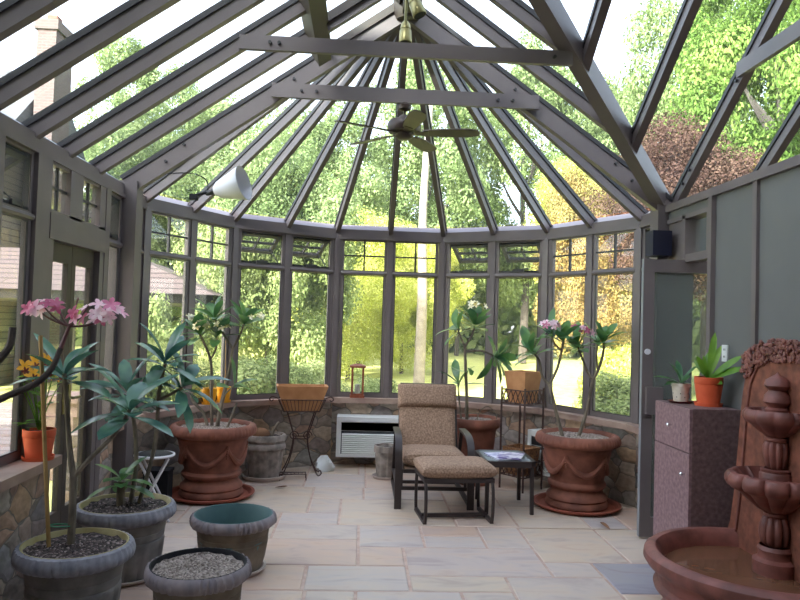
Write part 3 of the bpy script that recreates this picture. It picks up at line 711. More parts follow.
def grey_planter(root, R, h, m_body, m_rim, m_in, fill, fillz=.86, flute='lobes', m_fill=None):
    def modb(i, a, r, z):
        if flute == 'lobes' and z < h * .52: return r + .012 * (abs(math.cos(a * 9)) ** .5) * min(1, (h * .52 - z) / (h * .06)), z
        if flute == 'leaf': return r + .010 * math.cos(a * 6) * math.sin(PI * min(z / (h * .75), 1)), z
        return r, z
    mb = MB()
    mb.lathe([(0, 0), (R * .66, 0), (R * .69, h * .04), (R * .74, h * .25), (R * .785, h * .48), (R * .80, h * .52), (R * .78, h * .53), (R * .78, h * .545), (R * .80, h * .55), (R * .815, h * .63), (R * .805, h * .635), (R * .82, h * .65), (R * .85, h * .76), (R * .86, h * .8)], 72, mod=modb)
    mb.build('pot', m_body, root)
    def modr(i, a, r, z):
        if 1 <= i <= 6:
            if flute == 'lobes': return r + .011 * abs(math.sin(a * 22 + (.6 if i > 3 else 0))) ** .6 - (.006 if i in (1, 6) else 0), z
            return r + .008 * math.sin(a * 46 + 3 * math.sin(a * 5) + i * .5) * (1 if math.sin(a * 5) > -.3 else .25), z
        return r, z
    mb = MB()
    mb.lathe([(R * .84, h * .795), (R * .93, h * .80), (R * .985, h * .84), (R, h * .89), (R * .985, h * .94), (R * .95, h * .985), (R * .91, h)], 160, mod=modr)
    mb.build('rim', m_rim, root)
    mb = MB(); zf = h * fillz
    if fill: mb.lathe([(R * .915, h), (R * .89, h * 1.0), (R * .87, h * .97), (R * .85, zf - .01)], 48)
    else: mb.lathe([(R * .915, h), (R * .89, h), (R * .84, h * .9), (R * .76, h * .5), (R * .66, .03), (0, .03)], 48)
    mb.build('lining', m_in, root)
    if fill:
        mb = MB(); fill_disc(mb, R * .865, zf); mb.build(fill, m_fill, root)
def fill_disc(mb, r, z, amp=.008, n=40, k=10):
    rnd = random.Random(int(r * 1000) + int(z * 500)); vs = [(0, 0, z + .012)]; fs = []
    for i in range(1, k + 1):
        for j in range(n):
            a = 2 * PI * j / n; q = r * i / k
            vs.append((q * math.cos(a), q * math.sin(a), z + .012 * (1 - i / k) + rnd.uniform(-amp, amp)))
    for j in range(n): fs.append((0, 1 + j, 1 + (j + 1) % n))
    for i in range(k - 1):
        for j in range(n):
            a, b = 1 + i * n + j, 1 + i * n + (j + 1) % n; fs.append((a, a + n, b + n, b))
    mb.add(vs, fs, 0, True)

def urn(root, R, h, fillmat, garland=True):
    prof = [(0, 0), (.70, 0), (.735, .02), (.735, .06), (.70, .085), (.69, .10), (.715, .12), (.70, .16), (.64, .19), (.60, .23), (.595, .25), (.64, .265), (.675, .29), (.685, .32), (.66, .345),
            (.625, .36), (.63, .40), (.66, .45), (.71, .56), (.755, .68), (.785, .76), (.80, .79), (.815, .80), (.815, .83), (.86, .845)]
    mb = MB(); mb.lathe([(r * R, z * h) for r, z in prof], 64); mb.build('pot', M['terra'], root)
    mb = MB()
    def modr(i, a, r, z): return (r + .004 * math.sin(a * 60), z) if 2 <= i <= 5 else (r, z)
    mb.lathe([(r * R, z * h) for r, z in [(.84, .845), (.93, .85), (.975, .87), (1.0, .905), (.985, .95), (.955, .985), (.90, 1.0), (.84, 1.0), (.81, .98), (.80, .92)]], 160, mod=modr)
    mb.build('rim', M['terra'], root)
    mb = MB(); fill_disc(mb, R * .81, h * .945); mb.build('gravel', fillmat, root)
    if garland:
        n = 5
        def br(z): # body radius at height fraction
            pts = prof[15:21]
            for (r0, z0), (r1, z1) in zip(pts, pts[1:]):
                if z0 <= z <= z1: return r0 + (r1 - r0) * (z - z0) / (z1 - z0)
            return pts[-1][0]
        for k in range(n):
            mb = MB(); a0 = -PI / 2 - PI / n + k * 2 * PI / n; pts = []; rad = []
            for t in range(13):
                f = t / 12; a = a0 + f * 2 * PI / n; z = .72 - .24 * math.sin(PI * f) ** .8
                r = br(z) * R + .004; pts.append((r * math.cos(a), r * math.sin(a), z * h)); rad.append(.014 + .016 * math.sin(PI * f))
            mb.tube(pts, rad, 8)
            for t in range(5):
                q = V(pts[0]); mb.ell(q + V((0, 0, -t * .022)), (.017 - t * .002,) * 3, 8, 6)
            mb.build('garland', M['terra'], root)

# leaves, flowers -------------------------------------------------
def leaf(mb, base, d, up, L, w, curl=.25, mi=0, seg=6, fold=.18):
    """one long leaf from base along d; up is the side it shows"""
    d = V(d).normalized(); up = V(up); sd = d.cross(up)
    sd = sd.normalized() if sd.length > 1e-4 else d.orthogonal().normalized()
    nrm = sd.cross(d).normalized(); vs = []; fs = []
    for i in range(seg + 1):
        t = i / seg; wid = w * (math.sin(PI * min(t * .92 + .04, 1)) ** .7) * (.6 + .55 * t) * .5
        if i == seg: wid = 0.002
        c = V(base) + d * (L * t) - nrm * (curl * L * t * t)
        vs += [c - sd * wid + nrm * fold * wid, c - nrm * .0, c + sd * wid + nrm * fold * wid]
    for i in range(seg):
        a = i * 3; fs += [(a, a + 1, a + 4, a + 3), (a + 1, a + 2, a + 5, a + 4)]
    mb.add(vs, fs, mi, True)
def rosette(mb, tip, n, L, w, axis=(0, 0, 1), spread=(.2, 1.1), rnd=random, curl=.25, mi=0):
    ax = V(axis).normalized(); o = ax.orthogonal().normalized(); q = ax.cross(o)
    for i in range(n):
        a = i * 2.4 + rnd.uniform(-.3, .3); t = spread[0] + (spread[1] - spread[0]) * (i + .5) / n + rnd.uniform(-.12, .12)
        d = (o * math.cos(a) + q * math.sin(a)) * math.sin(t) + ax * math.cos(t)
        l = L * rnd.uniform(.75, 1.1)
        leaf(mb, V(tip) - ax * (.05 * i / n) + d * .01, d, ax + V((0, 0, .3)), l, w * rnd.uniform(.85, 1.15), curl * rnd.uniform(.5, 1.6), mi)
def flower(mb, c, nrm, r, mi=0, n=5):
    nrm = V(nrm).normalized(); o = nrm.orthogonal().normalized(); q = nrm.cross(o)
    for i in range(n):
        a = 2 * PI * i / n; d = (o * math.cos(a) + q * math.sin(a)) * .9 + nrm * .42
        leaf(mb, c, d, nrm, r, r * .60, .32, mi, 4, .2)
def cluster(name, root, c, n, spread, r, m, rnd, axis=(0, -.3, 1), stalk=None):
    mb = MB()
    for i in range(n):
        d = V((rnd.uniform(-1, 1), rnd.uniform(-1, 1), rnd.uniform(-.35, .9)))
        q = V(c) + V((d.x * spread[0], d.y * spread[1], d.z * spread[2])); nn = d.normalized() * .7 + V(axis).normalized() * .5 + V((0, -.35, 0))
        flower(mb, q, nn, r * rnd.uniform(.8, 1.15), 0 if rnd.random() < .65 or not isinstance(m, list) else 1)
    return mb.build(name, m, root)
def smooth_path(pts, n=4):
    pts = [V(p) for p in pts]; out = []
    for i in range(len(pts) - 1):
        p0, p1, p2, p3 = pts[max(i - 1, 0)], pts[i], pts[i + 1], pts[min(i + 2, len(pts) - 1)]
        for k in range(n):
            t = k / n; out.append(.5 * ((2 * p1) + (p2 - p0) * t + (2 * p0 - 5 * p1 + 4 * p2 - p3) * t * t + (-p0 + 3 * p1 - 3 * p2 + p3) * t ** 3))
    out.append(pts[-1]); return out
def branch(mb, pts, r0, r1, n=8):
    q = smooth_path(pts); k = len(q); mb.tube(q, [r0 + (r1 - r0) * i / (k - 1) for i in range(k)], n)

rnd = random.Random(5)
# --- grey planter in front with the pink plumeria
FX, FY = -1.42, 3.67
r = thing('potted_plumeria', 'grey scalloped planter at front left holding a forked plumeria tied to a bamboo stake', 'potted plant', (FX, FY, 0))
grey_planter(r, .278, .435, M['grey_pot'], M['grey_rim'], M['rim_in'], 'soil', .94, 'lobes', M['topsoil'])
def rel(x, y, z): return V((x - FX, y - FY, z))
mb = MB()
fork = rel(-1.46, 3.70, .76)
branch(mb, [rel(-1.455, 3.69, .37), rel(-1.452, 3.69, .55), fork], .021, .019)
branch(mb, [fork, rel(-1.50, 3.73, .92), rel(-1.53, 3.75, 1.12), rel(-1.555, 3.76, 1.28)], .017, .012)
branch(mb, [fork, rel(-1.38, 3.74, .86), rel(-1.29, 3.80, .97), rel(-1.23, 3.83, 1.09)], .014, .010)
mb.build('stem', M['bark'], r)
mb = MB(); rr = random.Random(3)
rosette(mb, rel(-1.555, 3.76, 1.28), 11, .25, .105, (0, -.1, 1), (.5, 1.45), rr)
rosette(mb, rel(-1.23, 3.83, 1.09), 13, .27, .105, (.1, -.1, 1), (.4, 1.75), rr, .35)
mb.build('leaves', M['leaf_blue'], r)
mb = MB(); mb.tube([rel(-1.545, 3.66, .36), rel(-1.60, 3.66, 1.0), rel(-1.64, 3.66, 1.48)], .011, 8); mb.build('stake', M['bamboo'], r)
mb = MB(); mb.tube([(math.cos(a) * .055 + rel(-1.505, 3.68, 0).x, math.sin(a) * .025 + rel(0, 3.68, 0).y, .515) for a in [i * PI / 8 for i in range(16)]], .004, 5, closed=True); mb.build('plant_tie', M['tie'], r)
# a second plumeria standing nearer, whose dark branches lean into view from the left
r = thing('potted_plumeria', 'dark-branched plumeria leaning in from the left edge with a large pink blossom head', 'potted plant', (FX, 2.78, 0))
OY = FY - 2.78
grey_planter(r, .26, .40, M['grey_pot'], M['grey_rim'], M['rim_in'], 'soil', .94, 'lobes', M['topsoil'])
mb = MB()
branch(mb, [(-.05, 0, .36), (-.12, .12, .6), (-.30, .45, .95), (-.40, OY - .15, 1.12), rel(-1.76, 3.55, 1.17) + V((0, OY, 0)), rel(-1.62, 3.58, 1.24) + V((0, OY, 0)), rel(-1.55, 3.60, 1.32) + V((0, OY, 0)), rel(-1.52, 3.62, 1.42) + V((0, OY, 0))], .026, .013)
branch(mb, [(-.36, OY - .25, 1.08), (-.40, OY - .20, 1.22), rel(-1.80, 3.52, 1.32) + V((0, OY, 0)), rel(-1.735, 3.54, 1.42) + V((0, OY, 0)), rel(-1.725, 3.55, 1.52) + V((0, OY, 0))], .022, .017)
branch(mb, [rel(-1.775, 3.53, 1.35) + V((0, OY, 0)), rel(-1.785, 3.53, 1.42) + V((0, OY, 0))], .013, .01)
mb.build('branch', M['bark_dark'], r)
tip = rel(-1.52, 3.62, 1.42) + V((0, OY, 0)); t2 = rel(-1.49, 3.64, 1.53) + V((0, OY, 0))
mb = MB(); branch(mb, [tip, t2], .013, .009)
ends = [(-.19, 0, .10), (-.13, -.03, .11), (-.06, 0, .10), (.03, .02, .15), (.10, -.02, .11), (.19, 0, .05), (.05, .05, .09)]
for e in ends: branch(mb, [t2, t2 + V(e) * .5 + V((0, 0, -.015)), t2 + V(e)], .006, .004, 6)
mb.build('flower_stalk', M['stem_purple'], r)
rr = random.Random(8)
cluster('blossom', r, t2 + V((-.12, -.02, .085)), 15, (.10, .06, .05), .044, [M['pink'], M['pink_deep']], rr)
cluster('blossom', r, t2 + V((.14, 0, .06)), 16, (.11, .06, .065), .044, [M['pink'], M['pink_deep']], rr)
# --- second grey planter with a young plumeria
x, y = -1.42, 4.42
r = thing('potted_plumeria', 'grey scalloped planter second from the front, holding a leafy young plumeria', 'potted plant', (x, y, 0))
grey_planter(r, .29, .43, M['grey_pot'], M['grey_rim'], M['rim_in'], 'soil', .94, 'lobes', M['topsoil'])
mb = MB(); branch(mb, [(-.03, .0, .37), (-.035, 0, .47), (-.03, .0, .56)], .028, .024)
branch(mb, [(-.0, .06, .37), (.02, .1, .6), (.0, .12, .85), (-.05, .12, 1.08)], .016, .012)
branch(mb, [(.05, .06, .37), (.13, .1, .75), (.14, .12, 1.1), (.17, .12, 1.28)], .014, .011)
mb.build('stem', M['bark'], r)
mb = MB(); rr = random.Random(21)
rosette(mb, (-.03, 0, .57), 12, .19, .085, (0, 0, 1), (.5, 1.75), rr, .4); o = mb.build('leaves', M['leaf'], r)
mb = MB()
rosette(mb, (-.06, .12, 1.10), 14, .27, .10, (0, -.2, 1), (.4, 1.9), rr, .3); rosette(mb, (.17, .12, 1.30), 14, .27, .10, (.15, -.1, 1), (.3, 1.9), rr, .3)
rosette(mb, (.28, .14, 1.14), 11, .27, .095, (.5, -.1, .8), (.4, 1.8), rr, .4)
mb.build('leaves', M['leaf_blue'], r)
mb = MB(); branch(mb, [(.14, .12, 1.05), (.2, .13, 1.08), (.28, .14, 1.13)], .011, .009); mb.build('stem', M['bark'], r)
saucer(x, y, .235, M['pale_saucer'], 'grey saucer under the second grey planter', .03).location.z = 0
for o in (r,): o.location.z = .013

# --- gravel-topped planter and empty planter
r = thing('planter', 'weathered planter topped with grey gravel in the front row', 'planter', (-.78, 3.58, 0))
grey_planter(r, .258, .37, M['brown_pot'], M['brown_rim'], M['black_plastic'], 'gravel', .93, 'leaf', M['gravel'])
r = thing('planter', 'empty weathered planter with teal inside, on a pale saucer', 'planter', (-.78, 4.53, .013))
grey_planter(r, .268, .345, M['brown_pot'], M['brown_rim'], M['teal'], None, .9, 'leaf')
saucer(-.78, 4.53, .215, M['pale_saucer'], 'pale saucer under the empty teal-lined planter')

# --- big terracotta urns
def plumeria(root, stems, tips, flowers, leafmat, seed, fm, fr=.035, fn=8, L=.24):
    rr = random.Random(seed)
    mb = MB()
    for pts, r0, r1 in stems: branch(mb, pts, r0, r1)
    mb.build('stem', M['bark'], root)
    mb = MB()
    for t, n, ax in tips: rosette(mb, t, n, L, .10, ax, (.25, 1.5), rr, .3)
    mb.build('leaves', leafmat, root)
    for c, sp in flowers: cluster('blossom', root, c, fn, sp, fr, fm, rr)

ux, uy = -1.31, 6.40
r = thing('potted_plumeria', 'large garlanded terracotta urn at left with a branching white-flowered plumeria', 'potted plant', (ux, uy, .014))
urn(r, .385, .63, M['gravel'])
plumeria(r, [([(.03, 0, .58), (.06, 0, .8), (.11, .02, 1.05), (.14, .02, 1.3)], .02, .014), ([(.14, .02, 1.3), (.06, .04, 1.42), (-.04, .05, 1.58)], .012, .009), ([(.14, .02, 1.3), (.20, 0, 1.42), (.24, 0, 1.55)], .012, .009),
             ([(-.05, 0, .58), (-.10, .02, .72), (-.2, .03, .82), (-.21, .03, .9)], .016, .011), ([(-.02, .03, .58), (-.04, .04, .9), (-.06, .04, 1.2), (-.17, .03, 1.44)], .016, .01), ([(-.06, .04, 1.2), (-.01, .02, 1.3), (.0, .0, 1.42)], .010, .008),
             ([(.12, -.02, .58), (.17, -.02, .72), (.20, 0, .82)], .012, .009), ([(.06, 0, .8), (.10, -.03, .9), (.18, -.04, .98)], .008, .006)],
         [((-.04, .05, 1.58), 12, (-.1, 0, 1)), ((.24, 0, 1.55), 13, (.3, 0, 1)), ((-.17, .03, 1.44), 13, (-.4, 0, 1)), ((.0, 0, 1.42), 8, (.1, 0, 1)), ((.18, -.04, .98), 5, (.5, 0, .7))],
         [((-.28, -.02, 1.55), (.06, .03, .05)), ((-.15, -.06, 1.50), (.07, .03, .05)), ((.33, -.02, 1.60), (.07, .03, .02)), ((.05, -.04, 1.5), (.06, .03, .03))], M['leaf'], 4, M['petal_white'], .036, 8)
saucer(ux, uy, .385, M['terra_in'], 'terracotta saucer under the large urn at left', .04)
ux, uy = 1.97, 6.235
r = thing('potted_plumeria', 'large garlanded terracotta urn at right with a two-stemmed pink plumeria', 'potted plant', (ux, uy, .014))
urn(r, .375, .64, M['gravel'])
plumeria(r, [([(-.13, 0, .58), (-.19, 0, .78), (-.25, 0, 1.0), (-.27, 0, 1.07)], .018, .015), ([(-.27, 0, 1.07), (-.20, 0, 1.22), (-.16, 0, 1.40), (-.15, 0, 1.48)], .013, .011), ([(-.27, 0, 1.07), (-.33, .02, 1.14), (-.36, .03, 1.28), (-.42, .04, 1.36)], .012, .009),
             ([(-.17, 0, 1.38), (-.24, .0, 1.45), (-.26, 0, 1.52)], .009, .008), ([(.0, 0, .58), (.06, 0, .78), (.11, 0, 1.02), (.13, 0, 1.12)], .018, .015), ([(.13, 0, 1.12), (.19, .0, 1.25), (.22, 0, 1.38), (.22, 0, 1.47)], .014, .011),
             ([(.13, 0, 1.12), (.08, .02, 1.2), (.03, .03, 1.33), (-.01, .03, 1.42)], .012, .009), ([(.17, 0, 1.22), (.16, .01, 1.35), (.17, 0, 1.46)], .010, .008)],
         [((-.15, 0, 1.48), 9, (0, 0, 1)), ((-.26, 0, 1.52), 8, (-.3, 0, 1)), ((-.42, .04, 1.36), 11, (-.6, 0, .8)), ((.22, 0, 1.47), 9, (.3, 0, 1)), ((-.01, .03, 1.42), 9, (-.2, 0, .8)), ((.17, 0, 1.46), 7, (.05, 0, 1))],
         [((-.27, -.05, 1.61), (.09, .04, .035)), ((.0, -.05, 1.56), (.09, .04, .045))], M['leaf'], 9, [M['pink'], M['pink_deep']], .036, 12, .23)
saucer(ux, uy, .39, M['terra_in'], 'terracotta saucer under the large urn at right', .04)

# --- terracotta pot behind the chair
x, y = 1.17, 7.08
r = thing('potted_plumeria', 'plain terracotta pot behind the armchair with a slim plumeria in white bloom', 'potted plant', (x, y, 0))
mb = MB(); R, h = .265, .665
mb.lathe([(0, 0), (R * .6, 0), (R * .62, .02), (R * .82, h * .8), (R * .86, h * .84), (R * .95, h * .86), (R, h * .90), (R, h * .97), (R * .95, h), (R * .86, h), (R * .83, h * .92)], 48); mb.build('pot', M['terra'], r)
mb = MB(); fill_disc(mb, R * .84, h * .95); mb.build('gravel', M['gravel'], r)
plumeria(r, [([(-.08, 0, .6), (-.09, 0, .9), (-.11, 0, 1.2), (-.12, 0, 1.38)], .018, .014), ([(-.12, 0, 1.38), (-.17, 0, 1.48), (-.20, 0, 1.56)], .010, .008), ([(-.12, 0, 1.38), (-.06, 0, 1.48), (-.02, 0, 1.6), (.0, 0, 1.72)], .012, .008), ([(-.11, 0, 1.33), (.05, 0, 1.34), (.18, 0, 1.29)], .011, .009),
             ([(-.13, .03, .6), (-.16, .05, .85), (-.17, .06, 1.0)], .010, .008)],
         [((-.02, 0, 1.60), 15, (0, 0, 1)), ((-.20, 0, 1.56), 5, (-.6, 0, .6)), ((.20, -.02, 1.28), 14, (.5, -.3, -.1)), ((-.17, .06, 1.0), 6, (-.2, 0, .5)), ((-.10, 0, 1.12), 4, (-.5, 0, -.4))],
         [((-.0, -.02, 1.80), (.09, .05, .04))], M['leaf'], 6, M['petal_white'], .042, 10, .25)
mb = MB(); branch(mb, [(.02, -.02, .62), (.04, -.03, .72), (.12, -.03, .78), (.2, -.03, .72), (.22, -.03, .64)], .006, .005); mb.build('tendril', M['bark'], r)

# --- stone planter and its dead stump
r = thing('planter', 'two-banded stone planter with a dead root, beside the iron trough stand', 'planter', (-.94, 7.13, .012))
mb = MB(); R, h = .205, .43
def ms(i, a, r_, z): return r_ + .004 * math.sin(a * 9 + z * 30) + .003 * math.sin(a * 17), z
mb.lathe([(0, 0), (R * .74, 0), (R * .76, .03), (R * .88, h * .6), (R * .92, h * .66), (R * 1.0, h * .68), (R * 1.02, h * .74), (R * .98, h * .79), (R * .90, h * .81), (R * .92, h * .85), (R * 1.0, h * .87), (R * 1.0, h * .96), (R * .96, h), (R * .86, h), (R * .82, h * .9)], 60, mod=ms); mb.build('pot', M['stone_pot'], r)
mb = MB(); fill_disc(mb, R * .83, h * .94); mb.build('soil', M['soil'], r)
mb = MB(); mb.ell((-.05, 0, h * .98), (.10, .07, .07), 10, 7); mb.build('stump', M['dry'], r)
mb = MB(); branch(mb, [(.06, 0, h * .94), (.09, .0, h + .06), (.13, 0, h + .12)], .016, .013); mb.build('stem', M['bark'], r)
saucer(-.94, 7.13, .225, M['pale_saucer'], 'pale saucer under the two-banded stone planter', .045)
r = thing('planter', 'small grey stone pot on a saucer in front of the air conditioner', 'planter', (.285, 7.25, .012))
mb = MB(); R, h = .125, .32
mb.lathe([(0, 0), (R * .72, 0), (R * .74, .02), (R * .86, h * .7), (R * .88, h * .78), (R, h * .80), (R * 1.02, h * .9), (R, h), (R * .85, h), (R * .8, h * .9)], 40, mod=ms); mb.build('pot', M['stone_pot'], r)
mb = MB(); fill_disc(mb, R * .82, h * .93, .004, 24, 5); mb.build('soil', M['soil'], r)
saucer(.285, 7.25, .14, M['pale_saucer'], 'pale saucer under the small pot near the air conditioner', .03)

# --- small pots
def small_pot(root, R, h, m, m_soil, taper=.72, sauc=None):
    mb = MB(); mb.lathe([(0, 0), (R * taper, 0), (R * (taper + .22), h * .74), (R * .95, h * .745), (R, h * .78), (R, h), (R * .88, h), (R * .85, h * .88)], 32); mb.build('pot', m, root)
    mb = MB(); fill_disc(mb, R * .87, h * .9, .003, 20, 4); mb.build('soil', m_soil, root)
    if sauc:
        mb = MB(); mb.lathe([(0, .0), (R * .95, 0), (R * 1.0, .022), (R * .93, .022), (R * .88, .008)], 32); mb.build('saucer', sauc, root)
r = thing('potted_pansy', 'orange clay pot with yellow pansies on the left sill', 'potted plant', (-1.845, 4.16, ZS))
small_pot(r, .088, .175, M['orange'], M['soil'], .74, M['orange'])
mb = MB(); rr = random.Random(2)
for i in range(9):
    a = rr.uniform(0, 6.28); e = V((math.cos(a) * rr.uniform(.03, .12), math.sin(a) * rr.uniform(.03, .12) - .02, rr.uniform(.42, .56))); branch(mb, [(0, 0, .15), (e.x * .4, e.y * .4, .3), e], .004, .003, 5)
mb.build('stem', M['leaf_bright'], r)
mb = MB()
for i in range(26): leaf(mb, (rr.uniform(-.03, .03), rr.uniform(-.03, .03), rr.uniform(.18, .48)), (rr.uniform(-1, 1), rr.uniform(-1, 1), rr.uniform(0, 1)), (0, 0, 1), .12, .04, .3)
mb.build('leaves', M['leaf_bright'], r)
mb = MB()
for q in ((-.03, -.16, .54), (0, -.12, .50), (-.02, -.06, .56), (.02, .06, .50), (.0, .12, .53), (.02, .16, .48), (.01, .02, .57)):
    flower(mb, q, (1, -.5, .3), .05, 0 if q[1] > -.1 else 0); flower(mb, V(q) + V((.012, -.01, -.02)), (1, -.5, -.1), .026, 1)
mb.build('blossom', [M['petal_yellow'], M['petal_maroon']], r)
for i, (x, y, lab) in enumerate(((-1.475, 6.945, 'left of the two yellow pots on the curved sill'), (-1.372, 7.13, 'right of the two yellow pots on the curved sill'))):
    r = thing('potted_cutting', 'yellow glazed pot with bare cuttings, ' + lab, 'potted plant', (x, y, ZS))
    small_pot(r, .073, .155, M['yellow'], M['soil'], .74, M['yellow'])
    mb = MB(); branch(mb, [(0, 0, .14), (.01, 0, .3), (.0, 0, .62 if i else .3)], .006, .004, 6); branch(mb, [(.03, 0, .14), (.04, 0, .26)], .005, .004, 6); mb.build('stem', M['bamboo'] if i else M['bark'], r)

# ------------------------------------------------------------------ air conditioners
def aircon(loc, rz, w, h, dp, label):
    r = thing('air_conditioner', label, 'air conditioner', loc, rz)
    mb = MB(); mb.bb(0, w, -dp, 0, 0, h); mb.build('case', M['white_plastic'], r)
    mb = MB(); z1 = h - .06
    mb.add([(.05, -dp - .004, z1 - .085), (w - .05, -dp - .004, z1 - .085), (w - .05, -dp - .004, z1), (.05, -dp - .004, z1)], [(0, 1, 2, 3)]); mb.bb(.05, w - .05, -dp - .004, -dp - .001, z1 - .085, z1)
    mb.build('outlet', M['frame_dark'], r)
    mb = MB(); mb.bb(.05, w - .05, -dp - .002, -dp + .002, .03, z1 - .09); mb.build('grille_back', M['grille'], r)
    mb = MB(); n = 10
    for i in range(n):
        z = .045 + i * (z1 - .13 - .045) / (n - 1); mb.box((w / 2, -dp - .008, z), (w - .12, .022, .015), RX(.6))
    mb.build('louvre', M['white_plastic'], r)
    mb = MB(); mb.bb(0.0, w, -dp - .012, -dp, 0, .03); mb.bb(0, w, -dp - .012, -dp, h - .05, h); mb.bb(0, .05, -dp - .012, -dp, .03, h - .05); mb.bb(w - .05, w, -dp - .012, -dp, .03, h - .05); mb.build('bezel', M['white_plastic'], r)
    return r
aircon((-.245, 7.885, .13), 0, 1.06, .43, .24, 'white through-wall air conditioner behind the armchair')
f0 = frame2(P[0], P[1]); q = W(f0[0], f0[1], f0[2], .76, 0, .13)
aircon(tuple(q), math.atan2(f0[1].y, f0[1].x), .42, .38, .20, 'white air conditioner half hidden behind the left terracotta urn')
f4 = frame2(P[4], P[5]); q = W(f4[0], f4[1], f4[2], .06, 0, .13)
aircon(tuple(q), math.atan2(f4[1].y, f4[1].x), .48, .42, .25, 'white air conditioner behind the right terracotta urn')

# ------------------------------------------------------------------ iron trough stand, trough, lantern, bag
cx, cy, a = -.605, 7.33, .12
r = thing('plant_stand', 'scrolled brown iron plant stand carrying a clay trough', 'plant stand', (cx, cy, 0), a)
mb = MB()
for sx in (-1, 1):
    for sy in (-1, 1):
        leg = MB(); X, Y = sx * .17, sy * .085
        leg.tube(smooth_path([(X * .95, Y, .70), (X * .62, Y, .52), (X * .42, Y, .38), (X * .62, Y * 1.1, .18), (X * 1.0, Y * 1.3, .03), (X * 1.16, Y * 1.35, .010), (X * 1.28, Y * 1.35, .035), (X * 1.2, Y * 1.35, .062), (X * 1.1, Y * 1.33, .045)], 5), .0065, 6)
        leg.build('leg', M['iron'], r)
for z, sx_, sy_ in ((.66, .185, .10), (.78, .24, .125)):
    mb.tube([(-sx_, -sy_, z), (sx_, -sy_, z), (sx_, sy_, z), (-sx_, sy_, z)], .006, 6, closed=True)
for i in range(13):
    t = -1 + 2 * i / 12
    for sy in (-1, 1): mb.tube([(t * .24, sy * .125, .78), (t * .185, sy * .10, .66)], .0035, 5)
for t in (-1, -.33, .33, 1):
    for sx in (-1, 1): mb.tube([(sx * .24, t * .125, .78), (sx * .185, t * .10, .66)], .0035, 5)
    mb.tube([(-.185, t * .1, .66), (.185, t * .1, .66)], .004, 5)
mb.build('basket', M['iron'], r)
for sx in (-1, 1):
    mb = MB(); mb.tube(smooth_path([(sx * .24, 0, .78), (sx * .30, 0, .80), (sx * .33, 0, .775), (sx * .31, 0, .755), (sx * .29, 0, .77)], 4), .006, 6); mb.build('handle', M['iron'], r)
    mb = MB(); mb.tube([(sx * .07 + .05 * math.cos(t * .5) * (1 - t / 26), 0, .40 + .05 * math.sin(t * .5) * (1 - t / 26)) for t in range(20)], .005, 5); mb.build('scroll', M['iron'], r)
mb = MB(); mb.tube([(-.075, -.085, .38), (.075, -.085, .38), (.075, .085, .38), (-.075, .085, .38)], .006, 6, closed=True); mb.build('waist_ring', M['iron'], r)
mb = MB()
def trough(mb, L0, W0, L1, W1, h, t=.022):
    vs = []
    for l, w, z in ((L0, W0, 0), (L1, W1, h), (L1 - 2 * t, W1 - 2 * t, h), (L0 - t, W0 - t, t)):
        vs += [(-l / 2, -w / 2, z), (l / 2, -w / 2, z), (l / 2, w / 2, z), (-l / 2, w / 2, z)]
    fs = [(3, 2, 1, 0)]
    for i in range(3):
        for j in range(4): fs.append((i * 4 + j, i * 4 + (j + 1) % 4, (i + 1) * 4 + (j + 1) % 4, (i + 1) * 4 + j))
    fs.append((12, 13, 14, 15)); mb.add(vs, fs)
trough(mb, .35, .18, .53, .265, .255); 
o = tag(mb.build('trough', M['troughclay'], None, (0, 0, 0)), 'ochre clay trough resting in the scrolled iron stand', 'trough'); o.location = (cx, cy, .666); o.rotation_euler = (0, 0, a)

r = thing('lantern', 'reddish wooden lantern on the sill in the middle bay', 'lantern', (-.035, 7.88, ZS), .0)
mb = MB(); mb.bb(-.082, .082, -.075, .075, 0, .03); mb.bb(-.07, .07, -.065, .065, .03, .045); mb.build('base', M['wood'], r)
for sx in (-1, 1):
    for sy in (-1, 1):
        p_ = MB(); p_.bb(sx * .06 - .011, sx * .06 + .011, sy * .055 - .011, sy * .055 + .011, .045, .335); p_.build('post', M['wood'], r)
mb = MB(); mb.bb(-.088, .088, -.08, .08, .335, .355); mb.add([(-.088, -.08, .355), (.088, -.08, .355), (.088, .08, .355), (-.088, .08, .355), (-.03, -.028, .375), (.03, -.028, .375), (.03, .028, .375), (-.03, .028, .375)], [(0, 1, 5, 4), (1, 2, 6, 5), (2, 3, 7, 6), (3, 0, 4, 7), (4, 5, 6, 7)]); mb.build('roof', M['wood'], r)
mb = MB(); mb.tube([(0.0 + .016 * math.cos(t * PI / 6), 0, .39 + .016 * math.sin(t * PI / 6)) for t in range(12)], .004, 6, closed=True); mb.build('ring', M['iron'], r)
mb = MB()
for sx in (-1, 1): mb.bb(sx * .06 - .001, sx * .06 + .001, -.045, .045, .045, .335); mb.bb(-.05, .05, sx * .055 - .001, sx * .055 + .001, .045, .335)
mb.build('pane', M['glass'], r)
mb = MB(); mb.lathe([(0, .0), (.028, 0), (.028, .1), (0, .1)], 16, (0, 0, .045)); mb.build('candle', M['white_cer'], r)

mb = MB(); rr = random.Random(14)
def crumple(i, a, r_, z): return r_ * (1 + .22 * math.sin(a * 3 + i) + .15 * math.sin(a * 7 + i * 2)), z
mb.lathe([(0, 0), (.08, 0), (.095, .05), (.08, .10), (.06, .13), (.035, .16), (0, .15)], 22, mod=crumple)
mb.v = [(p_[0] - .36, p_[1] + 7.52, p_[2]) for p_ in mb.v]
tag(mb.build('paper_bag', M['white_plastic']), 'crumpled white bag on the floor by the air conditioner', 'bag')
